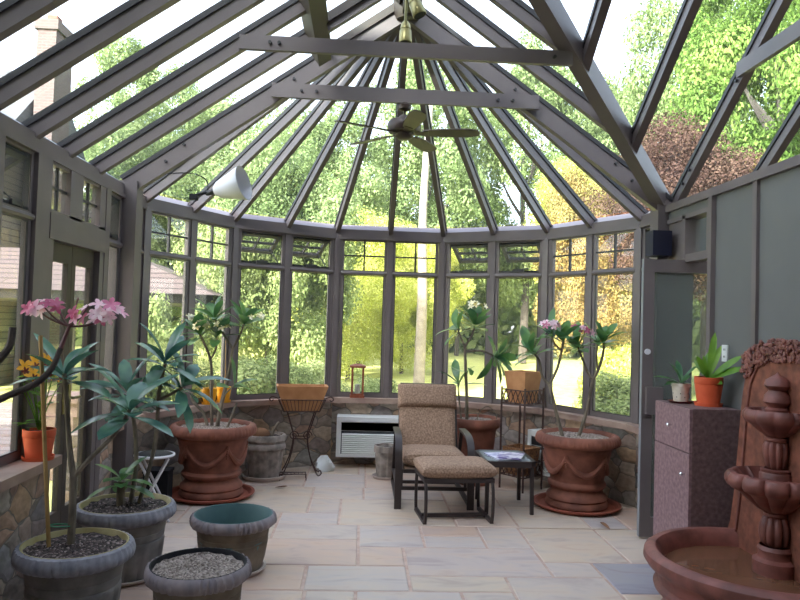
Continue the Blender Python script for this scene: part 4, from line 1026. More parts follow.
# low iron rack under the trough stand
r = thing('garden_rack', 'low brown iron rack on the floor under the trough stand', 'rack', (-.62, 7.10, 0), .12)
mb = MB()
for y in (-.05, .05): mb.tube([(-.16, y, .06), (.10, y, .06)], .006, 6)
for i in range(8): mb.tube([(-.16 + i * .037, -.05, .06), (-.16 + i * .037, .05, .06)], .004, 5)
mb.build('grid', M['iron'], r)
for sx in (-.16, .10):
    for y in (-.05, .05): l_ = MB(); l_.tube([(sx, y, .06), (sx, y * 1.3, 0)], .005, 6); l_.build('leg', M['iron'], r)

# ------------------------------------------------------------------ stool and bin by the left urn
r = thing('folding_stool', 'white-legged folding stool with black round seat beside the left urn', 'stool', (-1.60, 5.62, 0), .2)
mb = MB(); mb.lathe([(0, .495), (.14, .495), (.14, .512), (.125, .52), (0, .52)], 36); mb.build('seat', M['black_plastic'], r)
mb = MB(); mb.tube([(.146 * math.cos(t * PI / 18), .146 * math.sin(t * PI / 18), .505) for t in range(36)], .011, 8, closed=True); o = mb.build('rim', M['white_metal'], r); o['label'] = 'white metal seat rim'
for s in (-1, 1):
    for y in (-.09, .09):
        mb = MB(); mb.tube([(s * .11, y, .49), (-s * .13, y, .0)], .011, 8); mb.build('leg', M['white_metal'], r)
    mb = MB(); mb.tube([(-s * .115, -.09, .03), (-s * .115, .09, .03)], .009, 8); mb.build('stretcher', M['white_metal'], r)
mb = MB(); poly = [(-.1, -.08), (.1, -.08), (.1, .08), (-.1, .08)]
mb.prism(poly, 0, .30); mb.bb(-.108, .108, -.088, .088, .30, .325)
o = tag(mb.build('bin', M['black_plastic'], None, (0, 0, 0)), 'small black box on the floor between stool and left urn', 'box'); o.location = (-1.66, 5.96, 0)

# ------------------------------------------------------------------ glider chair, ottoman
r = thing('glider_chair', 'brown metal glider armchair with mottled tan cushions and headrest', 'armchair', (.665, 6.05, 0), .0)
# x to the right, -y to the front of the chair
def strip(mb, pts, w, t): # flat bent strip, width w along x
    q = smooth_path(pts, 6)
    vs = []
    for i, p_ in enumerate(q):
        d_ = (q[min(i + 1, len(q) - 1)] - q[max(i - 1, 0)]).normalized(); nn = V((0, -d_.z, d_.y))
        for sx, sn in ((-1, -1), (1, -1), (1, 1), (-1, 1)): vs.append(p_ + V((sx * w / 2, 0, 0)) + nn * sn * t / 2)
    fs = [(0, 1, 2, 3)]
    for i in range(len(q) - 1):
        for j in range(4): fs.append((i * 4 + j, i * 4 + (j + 1) % 4, (i + 1) * 4 + (j + 1) % 4, (i + 1) * 4 + j))
    e = (len(q) - 1) * 4; fs.append((e + 3, e + 2, e + 1, e)); mb.add(vs, fs, 0, True)
for s in (-1, 1):
    x = s * .315
    mb = MB(); strip(mb, [(x, .62, .60), (x, .35, .605), (x, .15, .59), (x, .04, .53), (x, .0, .42), (x, -.005, .2), (x, -.005, .0)], .06, .022); mb.build('arm', M['bronze'], r)
    mb = MB(); mb.bar((x, .62, .60), (x, .95, .02), .035, .03, (1, 0, 0)); mb.build('leg', M['bronze'], r)
    mb = MB(); mb.bar((x, .0, .03), (x, .97, .03), .035, .03); mb.bar((x, .03, .16), (x, .86, .16), .03, .025); mb.build('runner', M['bronze'], r)
    for y_ in (.1, .6):
        mb = MB(); mb.bar((s * .28, y_, .17), (s * .28, y_, .30), .02, .02, (1, 0, 0)); mb.build('glide_link', M['bronze'], r)
for y_, z_ in ((.12, .15), (.9, .03)):
    mb = MB(); mb.bar((-.315, y_, z_), (.315, y_, z_), .03, .03); mb.build('crossbar', M['bronze'], r)
mb = MB()
for s in (-1, 1): mb.bar((s * .27, .06, .31), (s * .27, .66, .31), .03, .03); mb.bar((s * .27, .62, .31), (s * .27, .90, .99), .03, .03, (1, 0, 0))
mb.bar((-.27, .06, .31), (.27, .06, .31), .03, .03); mb.bar((-.27, .66, .31), (.27, .66, .31), .03, .03); mb.bar((-.27, .90, .99), (.27, .90, .99), .03, .03); mb.build('seat_frame', M['bronze'], r)
mb = MB(); mb.pillow((.55, .60, .14), (0, .33, .405), RX(-.05), 14, .3); mb.build('seat_cushion', M['cush'], r)
ang = math.radians(90 - 22)
mb = MB(); mb.pillow((.545, .50, .12), (-.01, .70, .61), RX(ang), 14, .3); mb.build('back_cushion', M['cush'], r)
mb = MB(); mb.pillow((.575, .235, .17), (-.01, .79, .885), RX(ang), 14, .35); mb.build('headrest', M['cush'], r)

r = thing('ottoman', 'low ottoman with mottled tan cushion on looped brown frame', 'ottoman', (.80, 5.83, 0), .09)
for s in (-1, 1):
    mb = MB(); x = s * .275
    q = smooth_path([(x, -.20, .345), (x, -.235, .25), (x, -.24, .1), (x, -.215, .012)], 6); mb.tube(q, .014, 8); mb.build('leg', M['bronze'], r)
    mb = MB(); q = smooth_path([(x, .20, .345), (x, .225, .25), (x, .225, .1), (x, .21, .012)], 6); mb.tube(q, .014, 8); mb.build('leg', M['bronze'], r)
    mb = MB(); mb.bar((x, -.215, .014), (x, .21, .014), .03, .026); mb.build('runner', M['bronze'], r)
mb = MB(); mb.bar((-.275, -.05, .03), (.275, -.05, .03), .03, .03); mb.build('crossbar', M['bronze'], r)
mb = MB(); mb.bar((-.29, -.205, .345), (.29, -.205, .345), .03, .035); mb.bar((-.29, .205, .345), (.29, .205, .345), .03, .035); mb.bar((-.275, -.2, .345), (-.275, .2, .345), .03, .035); mb.bar((.275, -.2, .345), (.275, .2, .345), .03, .035); mb.build('seat_frame', M['bronze'], r)
mb = MB(); mb.pillow((.62, .47, .125), (0, 0, .415), None, 14, .32, 0, .015); mb.build('cushion', M['cush'], r)

# ------------------------------------------------------------------ side table, magazines
tx0, tx1, ty0, ty1, tz = 1.07, 1.52, 5.90, 6.46, .45
r = thing('side_table', 'small dark metal side table with glass top beside the armchair', 'table', ((tx0 + tx1) / 2, (ty0 + ty1) / 2, 0))
hx, hy = (tx1 - tx0) / 2, (ty1 - ty0) / 2
mb = MB(); c = .05
def ring_poly(hx, hy, c): return [(-hx + c, -hy), (hx - c, -hy), (hx, -hy + c), (hx, hy - c), (hx - c, hy), (-hx + c, hy), (-hx, hy - c), (-hx, -hy + c)]
o_, i_ = ring_poly(hx, hy, c), ring_poly(hx - .03, hy - .03, c * .6); k8 = 8
mb.add([(*p_, tz - .05) for p_ in o_] + [(*p_, tz) for p_ in o_] + [(*p_, tz) for p_ in i_] + [(*p_, tz - .05) for p_ in i_],
       [(i, (i + 1) % 8, (i + 1) % 8 + 8, i + 8) for i in range(8)] + [(8 + i, 8 + (i + 1) % 8, 16 + (i + 1) % 8, 16 + i) for i in range(8)] + [(16 + i, 16 + (i + 1) % 8, 24 + (i + 1) % 8, 24 + i) for i in range(8)] + [(24 + i, 24 + (i + 1) % 8, (i + 1) % 8, i) for i in range(8)])
mb.build('frame', M['bronze'], r)
mb = MB(); mb.prism(ring_poly(hx - .03, hy - .03, c * .6), tz - .012, tz - .002); mb.build('tabletop', M['tabletop'], r)
for sx in (-1, 1):
    for sy in (-1, 1):
        mb = MB(); mb.bar((sx * (hx - .035), sy * (hy - .04), tz - .05), (sx * (hx - .03), sy * (hy - .03), 0), .03, .03, (1, 0, 0)); mb.build('leg', M['bronze'], r)
for i, (x, y, a, w, h, m, lab) in enumerate(((1.27, 6.12, .25, .23, .30, 'tag', 'open pale magazine lying under the other one on the side table'), (1.33, 6.08, -.35, .21, .28, 'paper2', 'glossy magazine lying on top on the side table'))):
    mb = MB(); z = tz + .0005 + i * .0125
    mb.bb(-w / 2, w / 2, -h / 2, h / 2, 0, .012)
    o = tag(mb.build('magazine', M[m], None, (0, 0, 0)), lab, 'magazine', 'magazines on the side table'); o.location = (x, y, z); o.rotation_euler = (0, 0, a)

# ------------------------------------------------------------------ two-tier stand with planters
cx, cy = 1.61, 6.88
r = thing('plant_stand', 'tall two-tier black iron stand holding two square planters', 'plant stand', (cx, cy, 0), PI / 4 - .12)
hs = .145
for sx in (-1, 1):
    for sy in (-1, 1):
        mb = MB(); mb.bar((sx * hs, sy * hs, 0), (sx * hs, sy * hs, 1.0), .014, .014, (1, 0, 0)); mb.build('leg', M['iron'], r)
for z, nm in ((.84, 'tier'), (.14, 'tier')):
    mb = MB()
    for z2 in (z, z + .135):
        for a_, b_ in (((-hs, -hs), (hs, -hs)), ((hs, -hs), (hs, hs)), ((hs, hs), (-hs, hs)), ((-hs, hs), (-hs, -hs))): mb.bar((*a_, z2), (*b_, z2), .010, .010)
    for a_, b_ in (((-hs, -hs), (hs, -hs)), ((hs, -hs), (hs, hs)), ((hs, hs), (-hs, hs)), ((-hs, hs), (-hs, -hs))):
        A_, B_ = V((*a_, z)), V((*b_, z)); up = V((0, 0, .135))
        for t in range(5):
            f0_, f1_ = t / 5, (t + 1) / 5
            mb.bar(A_.lerp(B_, f0_), A_.lerp(B_, f1_) + up, .006, .006); mb.bar(A_.lerp(B_, f0_) + up, A_.lerp(B_, f1_), .006, .006)
    mb.bar((-hs, 0, z), (hs, 0, z), .01, .008); mb.bar((0, -hs, z), (0, hs, z), .01, .008)
    mb.build(nm, M['iron'], r)
mb = MB(); trough(mb, .19, .19, .265, .265, .31); o = tag(mb.build('planter', M['troughclay'], None, (0, 0, 0)), 'square tan planter on the upper tier of the iron stand', 'planter'); o.location = (cx, cy, .847); o.rotation_euler = (0, 0, PI / 4 - .12)
mb = MB(); trough(mb, .21, .21, .265, .265, .265); o = tag(mb.build('planter', M['wicker'], None, (0, 0, 0)), 'woven square planter on the lower tier of the iron stand', 'planter'); o.location = (cx, cy, .147); o.rotation_euler = (0, 0, PI / 4 - .12)

# ------------------------------------------------------------------ cabinet and its plants
x0, x1, y0, y1, H, tk = 2.13, 2.472, 4.42, 4.955, 1.10, .12
r = thing('cabinet', 'tall mottled purple-brown cabinet with drawer above door', 'cabinet', (x0, y0, 0))
w, dp = x1 - x0, y1 - y0
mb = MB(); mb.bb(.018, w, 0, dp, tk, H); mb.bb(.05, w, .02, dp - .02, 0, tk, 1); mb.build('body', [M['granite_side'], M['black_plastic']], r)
mb = MB(); mb.bb(0, .018, .003, dp - .003, H - .285, H - .003); dr = mb.build('drawer', M['granite'], r)
mb = MB(); mb.bb(0, .018, .003, dp - .003, tk, H - .292); do = mb.build('door', M['granite'], r)
for par, y, z in ((dr, dp / 2, H - .14), (do, .06, H - .43)):
    mb = MB(); mb.tube([(0, y, z), (-.02, y, z)], .006, 8); mb.ell((-.026, y, z), (.011, .014, .014), 10, 8); o = mb.build('knob', M['chrome'], par); o['label'] = 'round chrome knob'
r = thing('potted_plant', 'orange clay pot with broad green leaves on the cabinet', 'potted plant', (2.365, 4.645, H))
small_pot(r, .092, .195, M['orange'], M['soil'], .76, M['orange'])
mb = MB(); rr = random.Random(30)
for d_, L_, w_ in (((.05, -.1, 1), .32, .055), ((.15, -.25, .9), .24, .05), ((.30, -.72, .62), .29, .06), ((.28, -.80, .36), .28, .065), ((-.5, -.2, .8), .18, .05), ((-.25, 0, 1), .16, .03), ((.12, -.5, -.05), .12, .05), ((.1, .3, .8), .2, .05), ((-.3, .3, .6), .16, .05), ((-.1, .4, .5), .15, .05)):
    leaf(mb, (0, 0, .18), d_, (-.4, -.6, .6), L_, w_, .12, 0, 8)
mb.build('leaves', M['leaf_bright'], r)
r = thing('potted_plant', 'small speckled white pot with drooping leaves on the cabinet', 'potted plant', (2.245, 4.80, H + .012))
mb = MB(); R, h = .066, .125; mb.lathe([(0, 0), (R * .74, 0), (R * .92, h * .8), (R, h * .82), (R, h), (R * .86, h), (R * .84, h * .9)], 28)
for i in range(6):
    for z in (.03, .055):
        a = i * PI / 3 + z * 20; q = V((math.cos(a), math.sin(a), 0)) * (R * (.74 + .2 * z / h / .8)); mb.ell(q + V((0, 0, z)), (.004,) * 3, 6, 4, None, 1)
mb.build('pot', [M['white_cer'], M['black_plastic']], r)
mb = MB(); fill_disc(mb, R * .85, h * .92, .003, 16, 3); mb.build('soil', M['soil'], r)
mb = MB()
for d_, L_, w_ in (((-.9, -.1, .5), .20, .055), ((-.7, -.3, .25), .13, .05), ((-.3, -.2, .9), .18, .055), ((.3, -.2, .8), .17, .05), ((-.8, .1, .1), .12, .04), ((.5, .4, .5), .15, .05), ((.1, .4, .9), .2, .05), ((-.1, -.7, .3), .10, .045)):
    leaf(mb, (0, 0, .12), d_, (0, -.2, 1), L_, w_, .3, 0, 7)
mb.build('leaves', M['leaf'], r)
mb = MB(); mb.lathe([(0, 0), (.07, 0), (.088, .014), (.08, .014), (.07, .008), (0, .008)], 32); o = tag(mb.build('saucer', M['darkred'], None, (0, 0, 0)), 'dark red saucer under the white pot on the cabinet', 'saucer'); o.location = (2.245, 4.80, H)
# socket plate
r = thing('wall_socket', 'white wall socket plate on the panelled wall behind the cabinet plants', 'socket', (XR - .006, 4.70, 1.40))
mb = MB(); mb.bb(-.003, .006, -.036, .036, 0, .115); mb.build('plate', M['white_plastic'], r)
mb = MB()
for z in (.033, .082): mb.bb(-.005, -.003, -.010, -.006, z - .006, z + .008); mb.bb(-.005, -.003, .006, .010, z - .006, z + .008)
mb.build('slot', M['black_plastic'], r)
# navy speaker on the post
mb = MB(); mb.bb(-.095, .06, -.07, .085, 0, .20); mb.bb(-.02, .02, -.02, .105, .07, .13)
o = tag(mb.build('speaker', M['navy'], None, (0, 0, 0)), 'small navy box mounted on the corner post above the glass door', 'speaker'); o.location = (2.40, 5.53, 2.205)

# ------------------------------------------------------------------ wall fountain
bx, by = 2.195, 3.73
r = thing('fountain', 'reddish stone tiered fountain with round basin and vine-topped backplate', 'fountain', (bx, by, 0))
mb = MB(); R = .575
prof = [(0, 0), (.50, 0), (.51, .03), (.48, .06), (.485, .10), (.51, .15), (.535, .17), (.54, .19), (.515, .21), (.52, .25), (.54, .285), (.575, .30), (.595, .33), (.59, .365), (.565, .385), (.53, .385), (.505, .36), (.49, .30), (.47, .12), (0, .10)]
mb.lathe(prof, 72)
def clipx(mb, xm): mb.v = [(min(p_[0], xm), p_[1], p_[2]) for p_ in mb.v]
clipx(mb, .275); mb.build('basin', M['fount'], r)
mb = MB(); mb.disc((0, 0, .29), .495, 48); clipx(mb, .27); o = mb.build('water', M['water'], r); o['label'] = 'murky brown water'
px_, py_ = .11, .03
mb = MB(); c = (px_, py_, 0)
mb.lathe([(0, .11), (.115, .11), (.115, .36), (.10, .37), (.09, .375), (.085, .40), (.092, .42), (.08, .44)], 40, c)
def lob(n_, amp): 
    def f(i, a, r_, z): return r_ * (1 - amp + amp * abs(math.cos(a * n_ / 2)) ** .6), z
    return f
mb.lathe([(.05, .435), (.075, .455), (.085, .50), (.082, .55), (.065, .59), (.045, .60)], 64, c, lob(10, .22))
mb.lathe([(.05, .595), (.062, .605), (.062, .618), (.05, .625)], 32, c); mb.build('pedestal', M['fount'], r)
mb = MB()
def scal(n_, amp):
    def f(i, a, r_, z): return (r_ * (1 - amp * (1 - abs(math.cos(a * n_ / 2)) ** .35)), z)
    return f
mb.lathe([(.045, .62), (.10, .64), (.15, .68), (.195, .725), (.215, .735), (.245, .748), (.262, .775), (.262, .80), (.245, .825), (.22, .83), (.20, .81), (.17, .775), (.06, .76), (0, .76)], 120, c, scal(12, .11)); clipx(mb, .275); mb.build('bowl', M['fount'], r)
mb = MB(); mb.lathe([(.085, .76), (.085, .83), (.078, .84), (.08, .855), (.06, .86)], 32, c); mb.lathe([(.045, .86), (.055, .875), (.068, .94), (.07, .98), (.06, 1.0), (.05, 1.01)], 64, c, lob(10, .22)); mb.lathe([(.05, 1.005), (.06, 1.015), (.06, 1.03), (.045, 1.035)], 32, c); mb.build('column', M['fount'], r)
mb = MB(); mb.lathe([(.04, 1.03), (.07, 1.045), (.115, 1.075), (.14, 1.10), (.162, 1.112), (.178, 1.135), (.176, 1.16), (.16, 1.182), (.14, 1.18), (.12, 1.15), (0, 1.155)], 96, c, scal(10, .11)); mb.build('bowl', M['fount'], r)
mb = MB(); mb.lathe([(.06, 1.15), (.062, 1.185), (.05, 1.195), (.05, 1.2), (.072, 1.225), (.066, 1.26), (.045, 1.285), (.045, 1.29), (.068, 1.315), (.06, 1.345), (.03, 1.365), (.012, 1.375), (0, 1.39)], 32, c); mb.build('finial', M['fount'], r)
# backplate (arched slab against the wall)
mb = MB(); out = []
half = [(.68, .0), (.68, .12), (.64, .30), (.58, .42), (.54, .6), (.50, .9), (.46, 1.2), (.42, 1.36), (.34, 1.47), (.2, 1.53), (0, 1.55)]
poly = [(s_, z) for s_, z in half] + [(-s_, z) for s_, z in half[::-1][1:]]
xf, xb = .15, .275; k_ = len(poly)
mb.add([(xf, s_, z) for s_, z in poly] + [(xb, s_ * 1.0, z) for s_, z in poly], [tuple(range(k_)), tuple(range(k_, 2 * k_))[::-1]] + [(i, i + k_, (i + 1) % k_ + k_, (i + 1) % k_) for i in range(k_)]); mb.build('backplate', M['fount_rough'], r)
mb = MB()
ip = [(s_ * .86, z * .955 if z > .1 else .1) for s_, z in half]; poly2 = ip + [(-s_, z) for s_, z in ip[::-1][1:]]
mb.tube([(xf - .002, s_, z) for s_, z in poly2], .012, 6); mb.build('moulding', M['fount'], r)
mb = MB(); rr = random.Random(77)
for i in range(650):
    t = rr.uniform(0, 1); a = PI * t; s_ = math.cos(a) * .40 + rr.uniform(-.05, .05); z = 1.40 + .125 * math.sin(a) + rr.uniform(-.07, .045)
    q = V((xf - rr.uniform(0, .02), s_, z))
    w_ = rr.uniform(.008, .016); mb.ell(q, (w_ * .8, w_ * rr.uniform(.8, 1.7), w_), 6, 4, RX(rr.uniform(0, 3)))
mb.build('vine', M['fount'], r)

# ------------------------------------------------------------------ ceiling fan, spots, clamp lamp
fx, fy = .288, 5.63
r = thing('ceiling_fan', 'bronze ceiling fan hanging from the lower collar tie', 'ceiling fan', (fx, fy, 3.38))
mb = MB(); mb.lathe([(0, .015), (.03, .015), (.055, -.01), (.05, -.04), (.02, -.055)], 24); mb.build('canopy', M['fan'], r)
mb = MB(); mb.tube([(0, 0, -.05), (0, 0, -.13)], .012, 10); mb.build('rod', M['fan'], r)
mb = MB(); mb.lathe([(0, -.09), (.04, -.092), (.05, -.115), (.12, -.135), (.138, -.165), (.138, -.20), (.125, -.23), (.08, -.24), (.075, -.265), (.05, -.285), (0, -.29)], 40); mb.build('motor', M['fan'], r)
for i in range(5):
    a = math.radians(-10 + i * 72); R_ = RZ(a)
    mb = MB(); poly = [(.16, -.045), (.30, -.062), (.52, -.068), (.60, -.045), (.615, 0), (.60, .045), (.52, .068), (.30, .062), (.16, .045)]
    mt = (R_.to_4x4()) @ Matrix.Translation((0, 0, -.235)) @ Matrix.Rotation(math.radians(-13), 4, 'X'); mb.prism(poly, -.004, .004, 0, mt); bl = mb.build('blade', M['fan'], r)
    mb = MB(); mb.v = []; mb.prism([(.06, -.02), (.2, -.035), (.2, .035), (.06, .02)], -.008, 0, 0, mt); mb.build('bracket', M['fan'], bl)
for i, (q, d_, lab) in enumerate((((AX - .03, 5.32, 3.93), (.02, -.05, -1), 'brass spotlight pointing straight down below the apex'), ((AX - .01, 4.95, 3.97), (.4, -.1, -1), 'brass spotlight tilted to the right near the apex'))):
    r = thing('spotlight', lab, 'lamp', q)
    d_ = V(d_).normalized()
    mb = MB(); mb.tube([(0, 0, RZ_ - .10 - q[2]), (0, 0, .0)], .01, 8); mb.build('stem', M['brass'], r)
    mb = MB(); mb.tube([d_ * .0, d_ * .02, d_ * .06, d_ * .065, d_ * .075, d_ * .165, d_ * .17], [.02, .035, .042, .038, .046, .052, .05], 18); mb.build('lamp_head', M['brass'], r)
    mb = MB(); mb.tube([d_ * .171, d_ * .173], .045, 18); mb.build('lens', M['black_plastic'], r)

# clamp lamp on the first fan rafter
q = V((-1.38, 6.25, 2.71))
r = thing('clamp_lamp', 'clamp lamp with pale metal shade fixed to a left roof rafter', 'lamp', tuple(q))
d_ = V((.9, -.25, .24)).normalized()
mb = MB(); mb.tube([V((-.16, .0, -.04)), V((-.06, 0, -.01)), V((0, 0, 0))], .014, 8); mb.box((-.15, 0, -.05), (.07, .05, .05)); mb.build('clamp', M['black_plastic'], r)
mb = MB(); mb.tube([V((0, 0, 0)) - d_ * .05, d_ * .06], [.022, .03], 14); mb.build('socket', M['frame_dark'], r)
mb = MB(); mb.tube([d_ * .04, d_ * .08, d_ * .32], [.045, .075, .155], 28, caps=False); mb.tube([d_ * .32, d_ * .042], [.152, .04], 28, caps=False); o = mb.build('shade', M['white_metal'], r); o['label'] = 'pale metal bell shade'
mb = MB(); branch(mb, [(-.03, 0, -.01), (-.04, -.03, .10), (-.13, -.2, .12), (-.28, -.44, .06)], .005, .005, 5); mb.build('cord', M['black_plastic'], r)

# fallen leaves on the floor
for x, y, lab in ((2.02, 5.52, 'curled brown fallen leaf on the flags near the glass door'), (-.78, 6.72, 'curled brown fallen leaf on the flags near the stone planter'), (-1.02, 5.85, 'pale fallen blossom on the flags by the left urn saucer')):
    mb = MB(); leaf(mb, (0, 0, .004), (1, .2, .05), (0, 0, 1), .13 if 'leaf' in lab else .05, .05, -.12, 0, 6, .5)
    o = tag(mb.build('fallen_leaf' if 'leaf' in lab else 'fallen_blossom', M['dry'] if 'leaf' in lab else M['petal_white'], None, (0, 0, 0)), lab, 'leaf' if 'leaf' in lab else 'blossom'); o.location = (x, y, .001); o.rotation_euler = (0, 0, random.uniform(0, 6))

# ------------------------------------------------------------------ outside
mb = MB(); mb.add([(-60, -30, -.22), (60, -30, -.22), (60, 70, -.22), (-60, 70, -.22)], [(0, 1, 2, 3)]); struct('ground_lawn', mb, M['lawn'], 'sunlit lawn around the conservatory', 'lawn')
# unseen house behind the camera, sized to keep the low sun off the floor
mb = MB(); mb.bb(-12, 11, -7.5, -1.2, -.2, 8.0); struct('wall_back', mb, M['siding'], 'unseen house wall behind the camera, sized to shade the conservatory', 'house')

# pavilion with hipped shingle roof, seen through the left glazing
r = thing('pavilion', 'low garden pavilion with pink shingled hip roof beyond the left windows', 'pavilion', (-6.65, 15.7, -.2))
mb = MB(); ex, ey = 3.6, 2.5; zr0, zr1 = 2.30, 3.2
ov = .38
mb.add([(-ex - ov, -ey - ov, zr0 - .1), (ex + ov, -ey - ov, zr0 - .1), (ex + ov, ey + ov, zr0 - .1), (-ex - ov, ey + ov, zr0 - .1), (-ex + 2.3, 0, zr1), (ex - 2.3, 0, zr1)], [(0, 1, 5, 4), (1, 2, 5), (2, 3, 4, 5), (3, 0, 4)]); mb.build('roof', M['roofing'], r)
mb = MB(); mb.bb(-ex, ex, -ey, -ey + .05, zr0 - .24, zr0); mb.bb(ex - .05, ex, -ey, ey, zr0 - .24, zr0); mb.bb(-ex, -ex + .05, -ey, ey, zr0 - .24, zr0); mb.bb(-ex + .05, ex - .05, -ey + .05, ey, zr0 - .26, zr0 - .2); mb.build('fascia', M['frame_dark'], r)
for i in range(4):
    p_ = MB(); x = -ex + .2 + i * (2 * ex - .4) / 3; p_.bb(x - .09, x + .09, -ey + .12, -ey + .3, 0, zr0 - .24); p_.build('post', M['frame'], r)
mb = MB()
for i in range(5): mb.bb(-8, -3.2, 8.6 + i * .55, 9.15 + i * .55 + (1.2 if i == 4 else 0), -.22, -.12 + i * .03)
struct('deck', mb, M['deckwood'], 'stepped pinkish deck outside the left windows', 'deck')
mb = MB()
rr = random.Random(4)
for i in range(5): mb.box((-3.3 + rr.uniform(-.03, .03), 8.0 + rr.uniform(-.02, .02), -.13 + i * .17), (.42 + rr.uniform(-.05, .05), .4, .165), RZ(rr.uniform(-.1, .1)))
mb.box((-3.3, 8.0, .66), (.5, .5, .08))
struct('trim_pier', mb, M['sill'], 'stacked stone block pier outside the french door', 'pier')

# neighbouring house with brick chimney, seen through the left roof glass
r = thing('house', 'grey-roofed clapboard house with brick chimney seen through the left roof glass', 'house', (-10.9, 19.0, -.2))
mb = MB(); mb.bb(-3.2, 2.1, -2, 3, 0, 6.0); mb.build('wall', M['siding'], r)
mb = MB(); mb.add([(-3.6, -2.3, 5.9), (2.3, -2.3, 5.9), (2.3, .5, 8.4), (-3.6, .5, 8.4), (-3.6, 3.3, 5.9), (2.3, 3.3, 5.9)], [(0, 1, 2, 3), (3, 2, 5, 4), (0, 3, 4), (1, 5, 2)]); mb.build('roof', M['greyroof'], r)
mb = MB(); mb.bb(2.40, 2.88, -1.0, .0, 0, 9.0); mb.bb(2.34, 2.94, -1.06, .06, 9.0, 9.25); mb.build('chimney', M['brick'], r)
mb = MB(); mb.bb(2.5, 2.75, -.7, -.4, 9.25, 9.5); mb.build('chimney_pot', M['terra'], r)

# ------------------------------------------------------------------ trees
import numpy as np
def crown_mesh(seed, nb, nl, ls, b0=.16, b1=.34):
    rg = np.random.default_rng(seed)
    def unit(n): v = rg.normal(size=(n, 3)); return v / np.linalg.norm(v, axis=1, keepdims=True)
    c = unit(nb * 3) * rg.uniform(.25, .92, (nb * 3, 1)) ** .7; c = c[:nb]
    br = rg.uniform(b0, b1, nb); n = nb * nl
    d = unit(n); q = np.repeat(c, nl, 0) + d * np.repeat(br, nl)[:, None] * rg.uniform(.5, 1.05, (n, 1))
    nn = d + rg.uniform(-1, 1, (n, 3)) * .8 + np.array([0, 0, .4]); nn /= np.linalg.norm(nn, axis=1, keepdims=True)
    t = np.cross(nn, unit(n)); t /= np.linalg.norm(t, axis=1, keepdims=True); w = np.cross(nn, t)
    sz = (ls * rg.uniform(.6, 1.3, n))[:, None]
    vs = np.stack([q - t * sz, q + w * sz * .55 + nn * sz * .15, q + t * sz, q - w * sz * .55 + nn * sz * .15], 1).reshape(-1, 3)
    me = bpy.data.meshes.new('crown'); me.vertices.add(4 * n); me.vertices.foreach_set('co', vs.ravel().astype(np.float32))
    me.loops.add(4 * n); me.loops.foreach_set('vertex_index', np.arange(4 * n, dtype=np.int32))
    me.polygons.add(n); me.polygons.foreach_set('loop_start', np.arange(0, 4 * n, 4, dtype=np.int32))
    me.materials.append(M['t_green']); me.update(calc_edges=True); me.validate(); return me
crowns = [crown_mesh(1, 90, 1250, .0165), crown_mesh(2, 120, 900, .0165, .13, .27), crown_mesh(3, 80, 1400, .0175, .16, .32), crown_mesh(4, 85, 750, .016, .12, .22), crown_mesh(5, 95, 700, .016, .11, .21)]
shrubs = [crown_mesh(7, 36, 650, .034, .2, .36), crown_mesh(8, 36, 650, .032, .2, .36)]
def trunk_mesh(seed):
    rr = random.Random(seed); mb = MB()
    branch(mb, [(0, 0, 0), (.02, 0, .35), (-.02, .02, .65), (.02, 0, .95)], .035, .012, 9)
    for i in range(7):
        a = rr.uniform(0, 6.28); z = rr.uniform(.35, .75); l = rr.uniform(.2, .38)
        branch(mb, [(0, 0, z), (math.cos(a) * l * .5, math.sin(a) * l * .5, z + l * .35), (math.cos(a) * l, math.sin(a) * l, z + l * .8)], .013, .004, 6)
    o = mb.build('trunk', M['trunk']); me = o.data; bpy.data.objects.remove(o); return me
trunks = [trunk_mesh(1), trunk_mesh(2)]
def tree(x, y, h, rad, m, label, v=0, base=.25, cat='tree', name='tree', z=-.22):
    r = thing(name, label, cat, (x, y, z), random.uniform(0, 6.28), 'trees and shrubs beyond the glass')
    ch = h * (1 - base); c = bpy.data.objects.new('crown', crowns[v % 3 if h < 10 or v in (13, 15) else 3 + v % 2]); C.objects.link(c); c.parent = r
    c.location = (0, 0, h * base + ch / 2); c.scale = (rad, rad, ch / 2)
    c.material_slots[0].link = 'OBJECT'; c.material_slots[0].material = M[m]; 
    t = bpy.data.objects.new('trunk', trunks[v % 2]); C.objects.link(t); t.parent = r; t.scale = (h * .38, h * .38, h * .74)
    return r
def shrub(x, y, h, rad, m, label, v=0):
    r = bpy.data.objects.new('shrub', shrubs[v % 2]); C.objects.link(r); r.location = (x, y, -.22 + h * .45); r.scale = (rad, rad, h * .55); r.rotation_euler = (0, 0, random.uniform(0, 6.28))
    r.material_slots[0].link = 'OBJECT'; r.material_slots[0].material = M[m]
    return tag(r, label, 'shrub', 'trees and shrubs beyond the glass')
